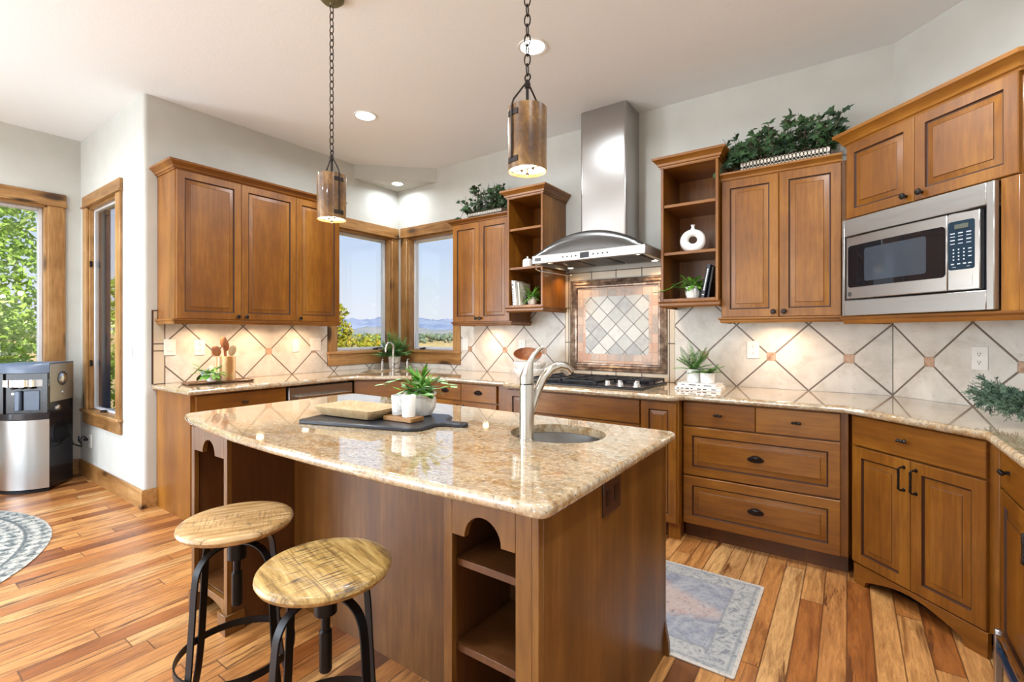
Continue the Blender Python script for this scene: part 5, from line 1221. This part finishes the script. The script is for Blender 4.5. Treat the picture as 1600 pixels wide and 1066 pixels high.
col = q.mix(q.ramp(med, [(.30, (1,1,1,1)), (.36, (0,0,0,1))]), field, pink); bord = q.ramp(n3.outputs[0], [(.38, lin(136,140,146)), (.46, lin(174,176,176)), (.6, lin(190,189,186))])
col = q.mix(q.ramp(ed, [(.118, (1,1,1,1)), (.122, (0,0,0,1))]), col, bord); l1 = q.math('ABSOLUTE', q.math('SUBTRACT', q.math('ABSOLUTE', q.math('SUBTRACT', ed, .075)), .045)); col = q.mix(q.ramp(l1, [(.003, (.8,.8,.8,1)), (.006, (0,0,0,1))]), col, lin(146,148,152))
col = q.mix(q.ramp(ed, [(.012, (1,1,1,1)), (.014, (0,0,0,1))]), col, lin(208,200,190)); col = q.mix(q.ramp(n2.outputs[0], [(.54, (0,0,0,1)), (.66, (.7,.7,.7,1))]), col, lin(110,112,122))
q.set(color=col, rough=.95); q.bump(n2.outputs[0], .3, .003)
m = MB(); m.loops([[(x, y, z) for x, y in rrect(0, 0, 1, 0, 2*HX-i, 2*HY-i, .01)] for i, z in ((.004, .0005), (0, .002), (0, .006), (.004, .0075))], cap0=True, cap1=True)
o = tag(m.build('runner_rug', q.m, smooth=40), 'faded pink and blue-grey runner rug on the floor between island and cooktop', 'rug'); o.location = (-.345-HX, 2.306, 0)

# ------------------------------------------------------------------ stools
def stool(label, loc, rz, seatmat, legrot, SH=.655):
    t = thing('bar_stool', label, 'stool', (loc[0], loc[1], 0), 0)
    m = MB(); m.lathe([(.13, SH-.034), (.158, SH-.033), (.170, SH-.026), (.176, SH-.015), (.174, SH-.006), (.168, SH-.001), (.150, SH), (.001, SH)], (0, 0, 0), 56)
    s_ = m.build('seat', M[seatmat], t, smooth=40)
    m = MB(); m.lathe([(.075, SH-.040), (.075, SH-.034)], (0, 0, 0), 24); m.build('seat_plate', M['black'], t)
    m = MB(); m.lathe([(.015, .36), (.017, .365), (.017, .47), (.012, .475), (.012, SH-.041)], (0, 0, 0), 16); m.build('screw_post', M['black'], t)
    m = MB(); m.lathe([(.030, .520), (.030, .585)], (0, 0, 0), 20); m.build('hub', M['black'], t)
    zt = .575
    for k in range(4):
        a = legrot+PI/2*k; h = Vector((math.cos(a), math.sin(a), 0)); P = [h*.022+Vector((0, 0, zt)), h*.07+Vector((0, 0, zt+.004)), h*.112+Vector((0, 0, zt-.008)), h*.138+Vector((0, 0, zt-.036)), h*.150+Vector((0, 0, zt-.085)), h*.160+Vector((0, 0, .35)), h*.172+Vector((0, 0, .20)), h*.190+Vector((0, 0, .08)), h*.212+Vector((0, 0, .002))]
        # smooth the path
        Q = []
        for i in range(len(P)-1):
            p0, p1, p2, p3 = P[max(i-1, 0)], P[i], P[i+1], P[min(i+2, len(P)-1)]
            for j in range(4):
                f = j/4; Q.append(.5*((2*p1)+(p2-p0)*f+(2*p0-5*p1+4*p2-p3)*f*f+(3*p1-p0-3*p2+p3)*f**3))
        Q.append(P[-1]); m = MB(); tang = Vector((-h.y, h.x, 0))
        def nr(i, p, Q=Q, tang=tang):
            a_ = Q[max(i-1, 0)]; b_ = Q[min(i+1, len(Q)-1)]; return (b_-a_).normalized().cross(tang)
        m.ribbon(Q, nr, .026, .006); m.build('leg', M['black'], t, smooth=40, bevel=.001)
    m = MB(); RR = .178; m.ribbon([(RR*math.cos(2*PI*k/48), RR*math.sin(2*PI*k/48), .205) for k in range(48)], lambda i, p: Vector((p.x, p.y, 0)), .024, .005, closed=True); m.build('foot_ring', M['black'], t, smooth=40)
    s_.rotation_euler = (0, 0, rz)
    return t
stool('bar stool with smooth brown swirled wood seat, farther from the camera', (-1.705, .790), math.radians(60), 'seat', math.radians(15))
stool('bar stool with dark saw-marked wood seat, in front of the recessed island panel', (-1.172, .775), math.radians(-12), 'seat2', math.radians(5))

# ------------------------------------------------------------------ pendants
def chain(m, x, y, z0, z1):
    n = int((z1-z0)/.036); st = (z1-z0)/n
    for k in range(n):
        zc = z0+st*(k+.5); ax = Vector((1, .25, 0)).normalized() if k % 2 else Vector((-.25, 1, 0)).normalized(); P = []
        for j in range(14):
            a = 2*PI*j/14; P.append(Vector((x, y, zc))+ax*(.0115*math.cos(a))+Vector((0, 0, (st*.5+.004)*math.sin(a))))
        m.tube(P, .0026, 6, closed=True)
def pendant(label, x, y, zb, zt, rot, R=.073):
    t = thing('pendant_lamp', label, 'pendant lamp', (x, y, 0))
    m = MB(); m.lathe([(.062, H-.001), (.062, H-.012), (.045, H-.028), (.012, H-.034), (.008, H-.045)], (0, 0, 0), 28); m.build('ceiling_canopy', plain('bronze_canopy', lin(120,112,84), .4, .5), t)
    zl = zt+.10
    m = MB(); chain(m, 0, 0, zl+.03, H-.045); m.build('chain', M['iron'], t, smooth=60)
    m = MB(); m.tube([(.012*math.cos(a), .002, zl+.02+.014*math.sin(a)) for a in [2*PI*k/16 for k in range(16)]], .003, 6, closed=True)
    m.tube([(0, 0, zl+.01), (0, 0, zt-.06)], .006, 8); m.lathe([(.010, zl-.02), (.013, zl-.01), (.008, zl+.008)], (0, 0, 0), 12)
    for k in (0, 1):
        a = rot+PI*k; h = Vector((math.cos(a), math.sin(a), 0)); m.tube([(0, 0, zl+.004), h*.02+Vector((0, 0, zl-.02)), h*(R*.92)+Vector((0, 0, zt+.018)), h*(R+.005)+Vector((0, 0, zt-.01)), h*(R+.005)+Vector((0, 0, zb+.035))], .0035, 8)
    m.build('hanger', M['iron'], t)
    m = MB(); m.lathe([(R-.003, zb), (R, zb), (R, zt), (R-.003, zt), (R-.003, zb)], (0, 0, 0), 48, caps=(False, False)); sh = m.build('lamp_shade', M['shade'], t)
    for k in (0, 1):
        a = rot+PI*k
        for z in (zt-.032, zb+.030):
            ls = []
            for zz in (z-.010, z+.010): ls.append([((R+.0035)*math.cos(a+b), (R+.0035)*math.sin(a+b), zz) for b in [-.35+.7*j/8 for j in range(9)]]+[((R+.0005)*math.cos(a+b), (R+.0005)*math.sin(a+b), zz) for b in [.35-.7*j/8 for j in range(9)]])
            m = MB(); m.loops(ls, cap0=True, cap1=True); m.build('strap', M['iron'], t, smooth=30)
    m = MB(); m.sphere((0, 0, zb+.10), .026, 16, 10, sz=1.3); m.build('bulb', M['bulb'], t)
    m = MB(); m.lathe([(R-.0045, zb+.012), (.001, zb+.012)], (0, 0, 0), 40); m.lathe([(R-.0045, zb+.014), (.001, zb+.014)], (0, 0, 0), 40); m.build('diffuser', M['diff'], t)
    m = MB(); m.tube([(-R+.004, 0, zb+.012), (R-.004, 0, zb+.012)], .0025, 6); m.tube([(0, 0, zb-.010), (0, 0, zb+.05)], .0025, 6); m.sphere((0, 0, zb-.010), .007, 10, 6); m.sphere((.025, 0, zb+.008), .006, 8, 6); m.sphere((-.025, 0, zb+.008), .006, 8, 6); m.build('finial', M['iron'], t)
    d_ = bpy.data.lights.new('pendant_light', 'POINT'); d_.energy = PEND_W; d_.color = (1, .78, .5); d_.shadow_soft_size = .03
    o_ = bpy.data.objects.new('pendant_light', d_); C.objects.link(o_); o_.location = (x, y, zb-.035); return t
q = NT('amber_mica_shade'); n = q.noise(q.coord('Object', (5, 5, 3)), 2.2, 5, .65, .8); n2 = q.noise(q.coord('Object'), 60, 3, .6)
geo = q.n('ShaderNodeNewGeometry')
f_ = q.math('ADD', q.math('MULTIPLY', n.outputs[0], .8), q.math('MULTIPLY', n2.outputs[0], .2))
q.set(color=q.ramp(f_, [(.36, lin(70,44,18)), (.5, lin(108,74,34)), (.64, lin(150,114,64))]), rough=.28, coat=.5); M['shade'] = q.m; M['diff'] = emit('lit_lamp_diffuser', (1,.80,.50,1), 1.6)
pendant('pendant lamp with a brown cylinder shade, hanging before the tall wall cabinet', -2.215, 1.50, 1.880, 2.112, math.radians(-5))
pendant('pendant lamp with a brown cylinder shade, hanging nearer the range hood', -.987, 1.50, 1.893, 2.128, math.radians(-105))

# ------------------------------------------------------------------ ceiling lamps
cans = [(-3.20, 2.476, H, 'recessed ceiling lamp above the sink side of the kitchen'), (-1.588, 2.471, H, 'recessed ceiling lamp behind the pendant by the hood'), (-3.979, 3.497, 2.90, 'recessed lamp in the dropped corner above the windows')]
fill_cans = [(-1.588, .3, H), (-3.20, .1, H), (-4.9, .1, H), (.2, 2.2, H), (.2, .6, H), (-3.2, -2.0, H), (-.9, -2.0, H)]  # added cans out of view, put in to fill the room with light
for k, (x, y, z, lab) in enumerate(cans+[(a, b, c_, 'added recessed ceiling lamp out of view for fill light') for a, b, c_ in fill_cans]):
    t = thing('recessed_lamp', lab, 'ceiling lamp', (x, y, z), 0, None if k < 3 else 'added fill lamps out of view')
    m = MB(); r = .075 if k != 2 else .055; m.lathe([(r+.016, -.0005), (r+.014, -.006), (r, -.004), (r, -.0005)], (0, 0, 0), 32); m.build('trim_ring', M['white_pl'], t)
    m = MB(); m.lathe([(r-.001, -.0008), (r-.004, -.003), (.001, -.0035)], (0, 0, 0), 32); m.build('lens', M['lens'], t)
    area('recessed_lamp_light', (x, y, z-.012), (0, 0, -1), .12, .12, CAN_W if k != 2 else 5, (.86, .94, 1), 'DISK', 165)
# under-cabinet pucks
for (x, y, lab) in ((-4.03, 1.66, 'first puck lamp under the tall wall cabinet'), (-4.03, 2.05, 'second puck lamp under the tall wall cabinet'), (-4.03, 2.46, 'third puck lamp under the tall wall cabinet'), (-2.80, 3.54, 'puck lamp under the short wall cabinet'), (-.37, 3.54, 'puck lamp under the two-door cabinet by the microwave')):
    t = thing('puck_lamp', lab, 'under-cabinet lamp', (x, y, 1.3745)); m = MB(); m.lathe([(.034, 0), (.034, -.012), (.028, -.014)], (0, 0, 0), 20); m.build('housing', M['white_pl'], t)
    m = MB(); m.lathe([(.027, -.0145), (.001, -.016)], (0, 0, 0), 18); m.build('lens', M['puck'], t)
    area('puck_light', (x, y, 1.355), (0, 0, -1), .05, .05, PUCK_W, (1, .66, .40), 'DISK', 160)

# ------------------------------------------------------------------ low metal frame at the picture's edge
t = thing('step_stool', 'low pale metal step stool with a blue tread beside the edge cabinet', 'step stool', (.425, 2.385, 0), 0)
for y_ in (-.012, -.52):
    m = MB(); m.box(.0, .022, y_, y_+.022, 0, .232); m.build('post', M['steel_v'], t, bevel=.003)
m = MB(); m.box(.002, .024, -.498, -.012, .150, .172); m.build('tread', plain('blue_black_tread', lin(36,70,104), .2, .4), t, bevel=.003)
m = MB(); m.tube([(.011, -.012, .214), (.011, -.498, .214)], .009, 10); m.build('rail', M['chrome'], t)
